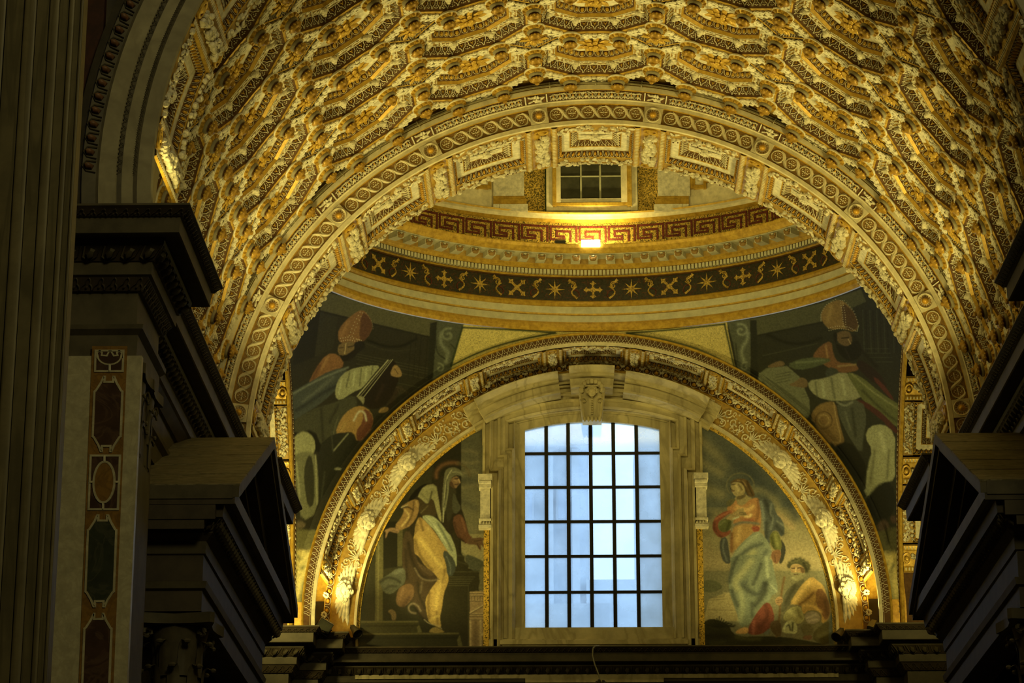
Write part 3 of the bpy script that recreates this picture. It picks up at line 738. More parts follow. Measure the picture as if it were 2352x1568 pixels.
# ---------------------------------------------------------------- lunette wall with window opening
XW = .62
def wp(px, py, Y=YL): p = at(px, py, Y); return (float(p[0]), float(p[2]))
wl, wr = wp(1208, 1300)[0], wp(1518, 1300)[0]; XW = (wl+wr)/2; HW = (wr-wl)/2+.02
WB, WS, WT = wp(1360, 1442)[1], wp(1360, 986)[1], wp(1360, 967)[1]
def seg_arc(x0, x1, zs, rise, n=13):
    c = (x1-x0)/2; Rr = (c*c+rise*rise)/(2*rise); xm = (x0+x1)/2; zc_ = zs+rise-Rr
    th = math.asin(c/Rr); return [(xm+Rr*math.sin(t), zc_+Rr*math.cos(t)) for t in np.linspace(-th, th, n)]
openp = [(XW-HW, WB)]+seg_arc(XW-HW, XW+HW, WS, WT-WS)+[(XW+HW, WB)]
lw = MB()
# gold and marble ground of the lunette either side of, and over, the window
R0 = 5.76
def lun(x0, x1, z0, n=24):
    xs = np.linspace(x0, x1, n); top = [ZE+math.sqrt(max(R0**2-(x-CXE)**2, 0.0)) for x in xs]
    V = [(x, YL+.02, z0) for x in xs]+[(x, YL+.02, max(t, z0)) for x, t in zip(xs, top)]
    return np.array(V), [(i, i+1, n+i+1, n+i) for i in range(n-1)]
V, f = lun(CXE-R0, XW-HW, 11.5); lw.add(V, f); V, f = lun(XW+HW, CXE+R0, 11.5); lw.add(V, f)
xs = np.linspace(XW-HW, XW+HW, 13); arc = seg_arc(XW-HW, XW+HW, WS, WT-WS, 13)
V = [(x, YL+.02, z) for x, z in arc]+[(x, YL+.02, ZE+math.sqrt(R0**2-(x-CXE)**2)) for x, z in arc]
lw.add(V, [(i, i+1, 14+i, 13+i) for i in range(12)])
V, f = box((XW-HW, YL+.02, 11.4), (XW+HW, YL+.3, WB)); lw.add(V, f)
lwo = lw.build('wall_back', [M['marble']], smooth=False); tag(lwo, 'lunette wall behind the end arch', 'wall', kind='structure')
# ---------------------------------------------------------------- marble window surround
ws = MB()
def ring(path, prof): sweep_face(ws, path, prof, YL)
# opening path with ears (walked clockwise seen from the room so that left = outward)
def earpath(d, zear, ear, ztop, rise, zb):
    x = HW+d
    L = [(XW-x, zb), (XW-x, zear), (XW-x-ear, zear)]
    return L+seg_arc(XW-x-ear, XW+x+ear, ztop, rise, 17)+[(XW+x+ear, zear), (XW+x, zear), (XW+x, zb)]
zt = lambda py: wp(1360, py)[1]
ring(openp, [(0, -.17, 2), (0, -.12, 2), (.02, -.02, 2), (.24, -.0, 2), (.25, .06, 2), (.27, .10, 2)])
ring(openp, [(.2, .012, 2), (.86, .012, 2)])
V, f = box((XW-HW-1.05, YL-.015, WT-.6), (XW-HW-.2, YL+.02, WT+.5)); ws.add(V, f, 2); V, f = box((XW+HW+.2, YL-.015, WT-.6), (XW+HW+1.05, YL+.02, WT+.5)); ws.add(V, f, 2)
p2 = earpath(.26, zt(1031), .16, WS+.16, .34, WB-.28)
ring(p2, [(-.03, .03, 2), (0, .12, 2), (.05, .16, 2), (.07, .10, 2), (.16, .10, 2), (.18, .17, 2), (.24, .20, 2), (.26, .14, 2), (.32, .14, 2)])
p3 = earpath(.60, zt(1083), .20, WS+.44, .42, WB-.62)
ring(p3, [(-.32, .12, 2), (-.05, .15, 2), (-.02, .23, 2), (.04, .28, 2), (.07, .20, 2), (.15, .20, 2), (.17, .28, 2), (.22, .28, 2), (.24, .0, 2)])
for x0, x1, z0, z1, d in ((XW-HW-.55, XW+HW+.55, WB-.34, WB+.0, .10), (XW-HW-.86, XW+HW+.86, WB-.75, WB-.3, .2), (XW-HW-.6, XW+HW+.6, WB-.44, WB-.34, .27)):
    V, f = box((x0, YL-d, z0), (x1, YL+.05, z1)); ws.add(V, f, 2)
wso = ws.build('window_surround', [M['marble'], M['marble'], M['marble']], smooth=False); tag(wso, 'eared marble surround with curved pediment around the tall blue window', 'window surround')
# curved pediment in three steps
pedz = zt(845); pr_ = 5.75
def ped(a0, a1, f, dz=0.0, n=14, fb=0.0):
    mb = MB(); zc_ = wp(1360, 846, YL-.7)[1]-pr_+dz
    pf = [(r_, YL+.03 if q is None else YL-q-f, 0) for r_, q in ((pr_-.02, None), (pr_, .62), (pr_-.035, .70), (pr_-.07, .66), (pr_-.15, .52), (pr_-.16, .44), (pr_-.22, .44), (pr_-.225, .30), (pr_-.44, .28), (pr_-.445, .37), (pr_-.49, .37), (pr_-.495, .24), (pr_-.56, .16), (pr_-.57, None))]
    arcsweep(mb, pf, a0, a1, n)
    for a in (a0, a1):                                    # returned ends
        V = [(r*math.sin(a), y, r*math.cos(a)) for r, y, _ in pf]; mb.add(V, [tuple(range(len(V))) if a == a0 else tuple(range(len(V)))[::-1]])
    mb.xf(lambda v: v+np.array([XW, 0, zc_])); return mb
for nm, a0, a1, fw, dz in (('pediment_wing', -30, -8.4, .12, 0), ('pediment_wing', 8.4, 30, .12, 0), ('pediment_neck', -8.6, 8.6, -.1, -.02), ('pediment_crown', -5.6, 5.6, .30, .04), ('pediment_end', -33.2, -28.5, -.04, 0), ('pediment_end', 28.5, 33.2, -.04, 0)):
    ped(R_(a0), R_(a1), fw, dz).build(nm, [M['marble']], wso)
# keystone console with a small shell head
ks = MB(); kx = XW
kt, kb = zt(876)-.25, zt(970)-.1
poly = [(-.34, kt), (.34, kt), (.23, kb), (-.23, kb)]
V, f = prism([(kx+x, z) for x, z in poly], 0, .46); V = np.c_[V[:, 0], YL-.12-V[:, 2], V[:, 1]]; ks.add(V, f, 0)
for q in (-1, 1):
    V, f = tube([(kx+q*.30, YL-.60, kt-.05), (kx+q*.2, YL-.60, kb+.06)], .03, 4); ks.add(V, f)
for k in range(13):
    V, f = ell((kx, YL-.60, kb+.15+k*.045), (.035, .03, .024), 5, 3); ks.add(V, f)
for k in range(5):
    V, f = ell((kx-.18+.09*k, YL-.60, kb+.02), (.045, .04, .08), 5, 3); ks.add(V, f)
kso = ks.build('keystone', [M['marble']], wso)
sh = MB()
for k in range(9):
    t = PI*(k/8); V, f = ell((kx+.25*math.cos(t), YL-.64, kt-.16+.22*math.sin(t)), (.075, .06, .075), 6, 4); sh.add(V, f)
pmk = MB(); putto(pmk, .40, wings=.0, rich=True)
V = np.concatenate(pmk.v)[:, [0, 2, 1]]*np.array([1, -1, 1]); keep = pmk.f
sh.add(V*np.array([.95, .8, .95])+np.array([kx, YL-.62, kt-.22]), keep)
for q in (-1, 1):
    V, f = tube([(kx+q*(.2+.09*math.cos(t)*(1-t/9)), YL-.62, kt-.42+.08*math.sin(t)*(1-t/9)) for t in np.linspace(0, 7, 12)], .018, 4); sh.add(V, f)
sh.build('shell_mask', [M['marble']], kso)
# hanging brackets at both sides
for s, x0, x1 in ((-1, 1101, 1129), (1, 1595, 1624)):
    b = MB(); xa, xb = wp(x0, 1150)[0], wp(x1, 1150)[0]
    zz = [zt(q) for q in (1096, 1110, 1114, 1126, 1196, 1201, 1212)]
    for (a, c, d, e) in ((zz[1], zz[0], .40, .02), (zz[3], zz[2], .34, .0), (zz[4], zz[3], .26, -.03), (zz[5], zz[4], .30, .0), (zz[6]+.02, zz[5], .24, -.03), (zz[6]-.05, zz[6]+.02, .30, .01)):
        V, f = box((xa-e, YL-d, a), (xb+e, YL, c)); b.add(V, f)
    V, f = tube([(xa, YL-.36, zz[2]), (xb, YL-.36, zz[2])], .05, 6); b.add(V, f)
    for k in range(4):
        x = xa+.04+(xb-xa-.08)*k/3; V, f = lathe([(.0, .08), (.015, .06), (.035, 0), (0, 0)], 6, (x, YL-.27, zz[6]+.03)); b.add(V, f)
    b.build('hanging_bracket', [M['white']], wso, smooth=False)
# ---------------------------------------------------------------- the window: iron bars, panes, world outside
wn = MB(); YG = YL+.12
cols = [1255.5, 1306.5, 1358.5, 1411.5, 1465]; rowsp = [1041.5, 1119, 1198, 1277.5, 1360]
wx = [XW-HW]+[wp(c, 1250, YG)[0] for c in cols]+[XW+HW]; wz = [WB]+[wp(1360, r, YG)[1] for r in reversed(rowsp)]+[WT]
for x in wx[1:-1]: V, f = box((x-.045, YG-.03, WB-.05), (x+.045, YG+.03, WT+.05)); wn.add(V, f)
for z in wz[1:-1]: V, f = box((XW-HW, YG-.035, z-.035), (XW+HW, YG+.025, z+.035)); wn.add(V, f)
V, f = box((XW-HW-.02, YG-.03, WB-.06), (XW+HW+.02, YG+.03, WB)); wn.add(V, f)
win = wn.build('window_1', [M['iron']], smooth=False); tag(win, 'tall blue-lit window of thirty-six panes in black iron bars', 'window', kind='structure')
gm = bpy.data.materials.new('dusty_glass'); gm.use_nodes = True; nt = gm.node_tree; N = nt.nodes; L = nt.links; N.remove(N['Principled BSDF'])
tr = N.new('ShaderNodeBsdfTransparent'); tl = N.new('ShaderNodeBsdfTranslucent'); gl = N.new('ShaderNodeBsdfGlossy'); gl.inputs['Roughness'].default_value = .08
tl.inputs['Color'].default_value = (.85, .92, 1, 1); mx = N.new('ShaderNodeMixShader'); mx2 = N.new('ShaderNodeMixShader'); mx2.inputs[0].default_value = .03
tc = N.new('ShaderNodeTexCoord'); no = N.new('ShaderNodeTexNoise'); no.inputs['Scale'].default_value = 1.1; no.inputs['Detail'].default_value = 6; L.new(tc.outputs['Object'], no.inputs['Vector'])
mr = N.new('ShaderNodeMapRange'); mr.inputs['From Min'].default_value = .3; mr.inputs['From Max'].default_value = .75; mr.inputs['To Min'].default_value = .12; mr.inputs['To Max'].default_value = .42
L.new(no.outputs['Fac'], mr.inputs['Value']); L.new(mr.outputs[0], mx.inputs[0]); L.new(tr.outputs[0], mx.inputs[1]); L.new(tl.outputs[0], mx.inputs[2])
L.new(mx.outputs[0], mx2.inputs[1]); L.new(gl.outputs[0], mx2.inputs[2]); L.new(mx2.outputs[0], N['Material Output'].inputs['Surface'])
for i in range(6):
    for j in range(6):
        x0, x1, z0, z1 = wx[i], wx[i+1], wz[j], wz[j+1]
        mb = MB()
        if j < 5: V, f = box((x0, YG-.004, z0), (x1, YG+.004, z1))
        else:
            aa = np.interp([x0, (x0+x1)/2, x1], [p[0] for p in openp[1:-1]], [p[1] for p in openp[1:-1]])+.04
            V, f = prism([(x0, z0), (x1, z0), (x1, aa[2]), ((x0+x1)/2, aa[1]), (x0, aa[0])], YG-.004, YG+.004); V = V[:, [0, 2, 1]]
        mb.add(V, f); mb.build('pane', [gm], win, smooth=False)
# the building across the court, hazy through the dusty panes
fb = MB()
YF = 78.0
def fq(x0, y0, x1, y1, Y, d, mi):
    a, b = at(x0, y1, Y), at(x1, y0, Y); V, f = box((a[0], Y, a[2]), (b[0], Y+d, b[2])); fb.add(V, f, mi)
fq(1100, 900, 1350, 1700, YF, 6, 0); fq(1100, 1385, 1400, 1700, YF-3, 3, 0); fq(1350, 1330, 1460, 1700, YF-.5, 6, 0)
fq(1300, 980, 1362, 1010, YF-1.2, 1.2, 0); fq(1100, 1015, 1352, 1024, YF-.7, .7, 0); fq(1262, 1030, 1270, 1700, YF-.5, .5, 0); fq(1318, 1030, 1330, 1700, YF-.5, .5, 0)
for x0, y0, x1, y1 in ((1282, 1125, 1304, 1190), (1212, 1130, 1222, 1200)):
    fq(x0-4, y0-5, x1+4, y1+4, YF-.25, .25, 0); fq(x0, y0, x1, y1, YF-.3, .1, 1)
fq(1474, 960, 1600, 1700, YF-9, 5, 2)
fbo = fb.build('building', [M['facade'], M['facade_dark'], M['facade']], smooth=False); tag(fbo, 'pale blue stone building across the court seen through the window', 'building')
# ---------------------------------------------------------------- dome over the crossing bay
CXD = .62; YC = (YB+YE)/2+.05; AX, BY = 7.12, YE-(YB+YE)/2+.0
YFAR = YC+BY
ZR = zat(763, YFAR, 1361); HZ = ZR-ZC
def ring_sweep(mb, prof, n=120, t0=-PI, t1=PI):
    """prof [(d inward, z, mat)] swept round the oval"""
    T = np.linspace(t0, t1, n)
    for p, q in zip(prof[:-1], prof[1:]):
        P = np.array([[(CXD+(AX-d)*math.sin(t), YC+(BY-d)*math.cos(t), z) for d, z in ((p[0], p[1]), (q[0], q[1]))] for t in T]); V, f = grid(P); mb.add(V, f, p[2])
def zd(d, py): return zat(py, YFAR-d, 1361)
dm = MB()
raw = [(-.05, 763, 1), (.08, 760, 1), (.15, 752, 1), (.13, 744, 1), (.07, 740, 6), (.07, 725, 1), (.11, 723, 1), (.11, 720, 6), (.12, 705, 1), (.17, 703, 1), (.21, 698, 1), (.17, 693, 1), (.10, 691, 2), (.10, 641, 3), (.14, 640, 3), (.18, 637, 1), (.22, 633, 3), (.24, 632, 4), (.26, 620, 1), (.34, 619, 1), (.40, 612, 1), (.46, 607, 4), (.47, 595, 6)]
pf = [(d, zd(d, py), m) for d, py, m in raw]
zs = pf[-1][1]
pf += [(.80, zs+.01, 6), (.80, zd(.80, 582), 1), (.83, zd(.83, 581), 1), (.92, zd(.92, 569), 1), (.95, zd(.95, 562), 1), (.95, zd(.95, 560), 1), (.30, zd(.95, 560)+.03, 5)]
ztop = pf[-1][1]
pf += [(.30, zd(.30, 513), 1), (.34, zd(.34, 511), 1), (.42, zd(.42, 504), 0), (.44, zd(.44, 497), 0), (.50, zd(.5, 492), 1), (.52, zd(.52, 488), 0), (.25, zd(.52, 488)+.02, 0), (.25, zd(.25, 300), 0)]
ring_sweep(dm, pf, 150)
zdt = pf[-1][1]
# calotte closing the dome
P = np.array([[(CXD+(AX-.25)*math.sin(t)*math.cos(e), YC+(BY-.25)*math.cos(t)*math.cos(e), zdt+5.5*math.sin(e)) for e in np.linspace(0, PI/2*.999, 8)] for t in np.linspace(-PI, PI, 49)]); V, f = grid(P); dm.add(V, f, 0)
dome = dm.build('dome', [M['cream'], M['gold'], M['friezemosaic'], M['brown'], M['ochre'], M['drummosaic'], M['greycream']]); tag(dome, 'oval dome ring with gilded cornice, black star frieze and red key band', 'dome')
def onring(d, dz=0.0):
    """place(u arc length from the far point, t height, n inward) on the oval at inset d"""
    a, b = AX-d, BY-d
    T = np.linspace(-1.35, 1.35, 400); S = np.concatenate([[0], np.cumsum(np.hypot(np.diff(a*np.sin(T)), np.diff(b*np.cos(T))))]); S -= np.interp(0, T, S)
    def pl(V):
        V = np.asarray(V); t = np.interp(V[:, 0], S, T); n = V[:, 2]
        return np.c_[CXD+(a-n)*np.sin(t), YC+(b-n)*np.cos(t), V[:, 1]+dz]
    return pl
# dentils and modillions
dt = MB(); pl = onring(.25); z0, z1 = zd(.3, 631), zd(.3, 621)
w = .0955*.96
for k in range(-95, 96):
    V, f = box((k*w-w*.34, z0, 0), (k*w+w*.34, z1, .09)); dt.add(pl(V), f)
dt.build('dentils', [M['greycream']], dome, smooth=False, kind='stuff')
pl = onring(.46); sp = .435
for k in range(-15, 16):
    u = k*sp; mod = MB()
    V, f = box((u-.11, zs-.13, 0), (u+.11, zs+.0, .30)); mod.add(pl(V), f, 0)
    V, f = ell((u, zs-.10, .30), (.10, .055, .06), 6, 4); mod.add(pl(V), f, 1)
    for q in (-1, 1): V, f = ell((u+q*.07, zs-.05, .31), (.035, .045, .035), 5, 3); mod.add(pl(V), f, 1)
    V, f = ell((u, zs-.03, .32), (.05, .03, .03), 5, 3); mod.add(pl(V), f, 0)
    mod.build('modillion', [M['greycream'], M['ltbrown']], dome, smooth=False)
# key pattern of the meander band, one raised strip per unit
mea = onring(.30); zb_, zt_ = zd(.3, 557), zd(.3, 519)
UW = .71; hh = zt_-zb_
pathk = [(.955, 0), (.955, 1), (.065, 1), (.065, .11), (.52, .11), (.52, .32), (.27, .32), (.27, .68), (.75, .68), (.75, 0)]
def strip(mb, pts, wd, pl, th=.012, mi=0):
    for (x0, y0), (x1, y1) in zip(pts[:-1], pts[1:]):
        xa, xb = min(x0, x1)-wd/2, max(x0, x1)+wd/2; ya, yb = min(y0, y1)-wd/2, max(y0, y1)+wd/2
        n = max(1, int((xb-xa)/.2)); 
        for i in range(n):
            V, f = box((xa+(xb-xa)*i/n, ya, -.01), (xa+(xb-xa)*(i+1)/n, yb, th)); mb.add(pl(V), f, mi)
off = (wp(1327, 540, YFAR)[0]-CXD)
for k in range(-11, 11):
    mb = MB(); strip(mb, [(off+(k+x)*UW, zb_+.03+y*(hh-.06)) for x, y in pathk], .055, mea); mb.build('key_unit', [M['redmosaic']], dome, smooth=False)
# stars, crosses and scrolls of the dark frieze
fr = onring(.10); zf0, zf1 = zd(.1, 690), zd(.1, 642); zm = (zf0+zf1)/2; hf = zf1-zf0
def flat(mb, poly, pl, th=.016, mi=0):
    V, f = prism(poly, -.005, th); mb.add(pl(V), f, mi)
def star(u):
    mb = MB(); pts = []
    for k in range(16):
        a = PI*k/8; r = (.47 if k % 4 == 0 else .42 if k % 2 == 0 else .12)*hf; pts.append((u+r*math.sin(a), zm+r*math.cos(a)))
    for k in range(0, 16, 2): flat(mb, [(u, zm), pts[k-1], pts[k], pts[k+1]], fr)
    return mb
def cross(u, rot):
    mb = MB()
    def add(poly): flat(mb, [(u+(x*math.cos(rot)-y*math.sin(rot))*hf, zm+(x*math.sin(rot)+y*math.cos(rot))*hf) for x, y in poly], fr)
    L = .44 if rot == 0 else .56
    for k in range(4):
        a = k*PI/2; R2 = lambda x, y: (x*math.cos(a)-y*math.sin(a), x*math.sin(a)+y*math.cos(a))
        add([R2(-.05, 0), R2(.05, 0), R2(.06, L*.7), R2(-.06, L*.7)])
        add([R2(0, L*.5), R2(.15, L*.7), R2(.06, L*.82), R2(0, L), R2(-.06, L*.82), R2(-.15, L*.7)])
    add([(-.1, -.1), (.1, -.1), (.1, .1), (-.1, .1)])
    return mb
def curl(u, q):
    mb = MB()
    V, f = tube([(u+q*(.03+.115*(1-t)*math.cos(2.5*PI*t+.5))-0, zm+.2*hf+.12*(1-t)*math.sin(2.5*PI*t+.5), .0) for t in np.linspace(0, .9, 14)], .017, 4); mb.add(fr(V), f, 0)
    V, f = tube([(u+q*(-.08+.14*math.sin(PI*t)), zm+hf*(.16-.58*t), .0) for t in np.linspace(0, 1, 8)], np.linspace(.015, .035, 8), 4); mb.add(fr(V), f, 0)
    V, f = tube([(u-q*.02+q*.11*math.cos(a), zm-.22*hf+.11*math.sin(a), .0) for a in np.linspace(.4, 4.6, 10)], .016, 4); mb.add(fr(V), f, 1)
    V, f = tube([(u+q*.13, zm+.47*hf, 0), (u+q*.05, zm+.33*hf, 0), (u-q*.02, zm+.25*hf, 0), (u+q*.02, zm+.05*hf, 0)], [.05, .03, .025, .02], 4); mb.add(fr(V), f, 0)
    return mb
SPF = .935
for k in range(-8, 9):
    u = k*SPF
    (cross(u, 0 if k % 4 == 0 else PI/4) if k % 2 == 0 else star(u)).build('cross_motif' if k % 2 == 0 else 'star_motif', [M['friezegold']], dome, smooth=False)
    curl(u+SPF*.5, 1 if k % 2 == 0 else -1).build('scroll_motif', [M['friezegold'], M['redmosaic']], dome)
# window and pilasters of the drum
def dbox(mb, x0, y0, x1, y1, d, th, mi):
    xm = at((x0+x1)/2, y1, YFAR)[0]-CXD; sag = BY*(1-math.sqrt(max(.05, 1-(xm/AX)**2)))*(1.0 if x1-x0 < 100 else 0)
    Y = YFAR-d-sag; a, b = at(x0, y1, Y), at(x1, y0, Y); V, f = box((a[0], Y, a[2]), (b[0], Y+th+sag*.5, b[2])); mb.add(V, f, mi)
dw = MB()
for (o, i, d, mi) in (((1255, 300, 1462, 483), (1269, 300, 1449, 472), .44, 0), ((1269, 300, 1449, 472), (1277, 300, 1441, 464), .49, 1), ((1277, 300, 1441, 464), (1287, 300, 1427, 455), .45, 0)):
    dbox(dw, o[0], o[1], i[0], o[3], d, .3, mi); dbox(dw, i[2], o[1], o[2], o[3], d, .3, mi); dbox(dw, i[0], i[3], i[2], o[3], d, .3, mi)
dwo = dw.build('window_2', [M['cream'], M['gold']], smooth=False); tag(dwo, 'small dark drum window with gilded frame above the bright lamp', 'window', kind='structure')
for x0, x1 in ((1287, 1333), (1335.5, 1377), (1379.5, 1427)):
    for y0, y1 in ((300, 403), (405.5, 455)):
        mb = MB(); dbox(mb, x0, y0, x1, y1, .32, .05, 0); mb.build('pane', [M['paneldark']], dwo, smooth=False)
mb = MB()
for x in (1334, 1378): dbox(mb, x-1.3, 300, x+1.3, 455, .36, .06, 0)
dbox(mb, 1287, 402.6, 1427, 405.8, .36, .06, 0); mb.build('muntin', [M['lead']], dwo, smooth=False)
def dpart(name, L, m, lab=None):
    mb = MB()
    for q in L: dbox(mb, *q)
    o = mb.build(name, m, dome, smooth=False)
    if lab: o['label'] = lab
MP = [M['white'], M['gold'], M['drummosaic'], M['greenmosaic']]
for x0, x1 in ((1203, 1251), (1466, 1510)): dpart('mosaic_strip', [(x0, 300, x1, 484, .33, .2, 2)], MP)
for x0, x1 in ((1250, 1255), (1462, 1467)): dpart('mosaic_border', [(x0, 300, x1, 484, .36, .2, 3)], MP)
for s, xs in ((-1, (1203, 1157, 1133, 1121)), (1, (1512, 1557, 1582, 1593))):
    a, b = sorted(xs[:2]); dpart('drum_pilaster', [(a, 300, b, 450, .46, .3, 0)]+[(a-e, ya, b+e, yb_, .46+e*.01, .3, mi) for ya, yb_, e, mi in ((450, 456, 3, 1), (456, 468, 6, 1), (468, 484, 9, 0))], MP)
    a, b = sorted(xs[1:3]); dpart('drum_pilaster', [(a, 300, b, 450, .38, .2, 0), (a, 450, b, 468, .40, .2, 1), (a, 468, b, 484, .41, .2, 0)], MP)
    q = lambda x: xs[2]+s*x
    dpart('stepped_frame', [(*sorted((q(x0), q(x1))), y0, y1, d, mi) for x0, y0, x1, y1, d, mi in ()] or [(min(q(x0), q(x1)), y0, max(q(x0), q(x1)), y1, d, .2, mi) for x0, y0, x1, y1, d, mi in ((4, 300, 12, 432, .34, 1), (12, 424, 34, 432, .34, 1), (34, 410, 40, 432, .34, 1), (34, 408, 70, 416, .34, 1), (12, 300, 18, 424, .3, 0), (18, 416, 30, 424, .3, 0))], MP)
    dpart('drum_plinth', [(min(q(x0), q(x1)), y0, max(q(x0), q(x1)), y1, d, .2, mi) for x0, y0, x1, y1, d, mi in ((4, 436, 130, 446, .33, 0), (0, 446, 170, 458, .36, 1), (0, 458, 190, 470, .39, 0))], MP)

# ---------------------------------------------------------------- pendentives; the pictures on them are mosaics (see paintings)
def pend_point(th, s):
    """th: plan direction (0 = far, -90 deg = left), s 0 at the ring .. 1 at the arch"""
    su, cv = math.sin(th), math.cos(th); k = 1/max(abs(su), abs(cv)); u0, v0 = su, cv; u1, v1 = su*k, cv*k
    u, v = u0+(u1-u0)*s, v0+(v1-v0)*s; w = math.sqrt(max(0, 2-u*u-v*v))
    return (CXD+AX*u, YC+BY*v, ZC+HZ*w)
# ---------------------------------------------------------------- lateral arches of the dome bay (left and right)
for s, side in ((-1, 'left'), (1, 'right')):
    mb = MB(); rr = BY-.12
    arcsweep(mb, [(rr+.16, .0, 2), (rr+.13, -.03, 2), (rr+.06, -.0, 2), (rr+.03, .0, 1), (rr-.03, .03, 1), (rr-.06, .09, 1)], -R_(92), R_(92), 80)
    arcsweep(mb, [(rr+.25, .09, 2), (rr+.25, 1.5, 2)], -R_(92), R_(92), 50)
    o = mb.build('arch', [M['cream'], M['gold'], M['brown']], loc=(CXD+s*(AX-.02), YC, ZC), rot=(0, 0, -s*PI/2)); o.scale = (1, 1, HZ/BY)
    tag(o, 'gilded side arch of the dome bay seen edge on beside the %s bishop mosaic' % ('left' if s < 0 else 'right'), 'arch')
    lm = MB(); nn = 170
    def lp(V, rr=rr):
        a = -R_(90)+V[:, 0]/rr; t = V[:, 1]/.1; r = rr+.15-.1*t; return np.c_[r*np.sin(a), -.01-V[:, 2], r*np.cos(a)]
    leaves(lm, nn, lp, rr*PI/nn, .1, (0, 0), True); lm.build('leaf_moulding', [M['relief']], o)
    prt = soffit_parts(rr-.06, 1.3, .62, .30, .11, 15, scale=.8, lo=True, dense=1.9)
    lay_bays(o, prt, [R_(17.6*i) for i in (-4, -3, 3, 4)] if True else [], R_(17.6), .1)
# outer shell that keeps the aisles beyond dark
sh = MB()
for a, b in (((-15, 46.9, -1.75), (-14.7, 61, 24)), ((15.9, 46.9, -1.75), (16.2, 61, 24)), ((-15, 60.9, -1.75), (-6.9, 61.2, 24)), ((8.1, 60.9, -1.75), (16.2, 61.2, 24)), ((-15, 46.5, -1.75), (-7, 46.9, 24)), ((8, 46.5, -1.75), (16.2, 46.9, 24)), ((-15, 46.5, 22), (-6.9, 61.2, 22.3)), ((8.1, 46.5, 22), (16.2, 61.2, 22.3)),
             ((-24, 33.3, -1.75), (-7.4, 33.9, 31)), ((8.5, 33.3, -1.75), (24, 33.9, 31)), ((-7.5, 33.3, 20.4), (8.6, 33.9, 31)), ((-6.9, 61.4, 19.6), (8.1, 62.9, 30)), ((-7.5, 33.9, 20.6), (8.6, 47.2, 20.9)), ((-8.0, 33.9, 12), (-7.7, 47.2, 21)), ((8.8, 33.9, 12), (9.1, 47.2, 21))):
    V, f = box(a, b); sh.add(V, f)
tag(sh.build('wall_aisle', [M['hall']], smooth=False), 'outer masonry closing the aisles round the dome bay', 'wall', kind='structure')
# ---------------------------------------------------------------- entablature that runs round piers and walls
def ent_prof(k=1.0, zt=0.0, mats=(0, 1)):
    a, b = mats
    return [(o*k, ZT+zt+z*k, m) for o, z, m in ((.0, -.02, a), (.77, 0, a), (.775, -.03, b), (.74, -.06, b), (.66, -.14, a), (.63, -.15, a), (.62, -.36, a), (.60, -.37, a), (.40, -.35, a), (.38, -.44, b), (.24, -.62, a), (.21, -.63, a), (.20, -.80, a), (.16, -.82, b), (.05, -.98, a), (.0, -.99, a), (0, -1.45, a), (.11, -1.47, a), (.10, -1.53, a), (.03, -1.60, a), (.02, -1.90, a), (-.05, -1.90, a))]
def band_on(path, o0, z0, o1, z1):
    """place() for the band between two offsets of one straight piece a->b of a plan path"""
    def make(i, full):
        A = offs(full, o0); B = offs(full, o1); a0, a1, b0, b1 = A[i], A[i+1], B[i], B[i+1]
        L = np.linalg.norm(a1-a0); t = (a1-a0)/L; nn = np.array([-t[1], t[0]])
        hh = math.hypot(o1-o0, z1-z0); nd = np.array([abs(z1-z0)/hh, -abs(o1-o0)/hh])
        def pl(V):
            V = np.asarray(V); s = (V[:, 0]/L)[:, None]; q = (V[:, 1]/hh)[:, None]
            p = (a0+(a1-a0)*s)*(1-q)+(b0+(b1-b0)*s)*q+nn*(V[:, 2:3]*nd[0]); return np.c_[p, z0+(z1-z0)*q[:, 0]+V[:, 2]*nd[1]]
        return pl, L, hh
    return make
def ent_bands(o, path, k, zt_):
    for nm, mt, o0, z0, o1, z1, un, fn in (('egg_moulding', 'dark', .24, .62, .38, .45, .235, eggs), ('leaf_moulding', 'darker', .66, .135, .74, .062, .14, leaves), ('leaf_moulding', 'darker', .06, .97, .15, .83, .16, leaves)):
        bb = band_on(path, o0*k, zt_-z0*k, o1*k, zt_-z1*k)
        for i in range(len(path)-1):
            pl, L, hh = bb(i, path)
            if L < .1 or (z0 > .9 and L > 3): continue
            n = max(1, int(L/un)); mb = MB(); fn(mb, n, pl, L/n, hh, (0, 0, 0), True); mb.build(nm, [M[mt]], o)
XM = .575                                        # mirror plane of the passage
def mirror(path): return [(2*XM-x, y) for x, y in path][::-1]
PL = [(-9.0, 47.92), (-5.9, 47.92), (-5.9, 45.77), (-6.36, 45.77), (-6.36, 34.93), (-5.77, 34.93), (-5.77, 33.07), (-7.55, 33.07)]
# left path runs from the dome bay towards the viewer with the room on its left
for side, path in (('left', PL), ('right', mirror(PL))):
    full = path if side == 'left' else path
    mb = MB(); cornice(mb, full, ent_prof())
    if side == 'right': pass
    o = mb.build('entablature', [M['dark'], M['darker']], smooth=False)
    tag(o, 'dark stepped stone cornice along the %s wall under the vault' % ('pier-side left' if side == 'left' else 'right'), 'cornice')
    ent_bands(o, full, 1, ZT)
    # wall masses below and behind
    wb = MB(); s = 1 if side == 'left' else -1; xx = lambda x: x if s > 0 else 2*XM-x
    for x0, x1, y0, y1, z1 in ((-7.6, -6.40, 34.8, 45.9, 12.38), (-7.6, -5.80, 33.1, 34.9, 12.38), (-9, -5.93, 45.8, 47.9, 12.38), (-7.7, -6.45, 35.0, 45.3, 13.3)):
        a, b = sorted((xx(x0), xx(x1))); V, f = box((a, y0, -1.75), (b, y1, z1)); wb.add(V, f)
    wo = wb.build('wall_'+side, [M['darker']], smooth=False); tag(wo, 'dark stone piers and wall of the passage on the '+side, 'wall', kind='structure')
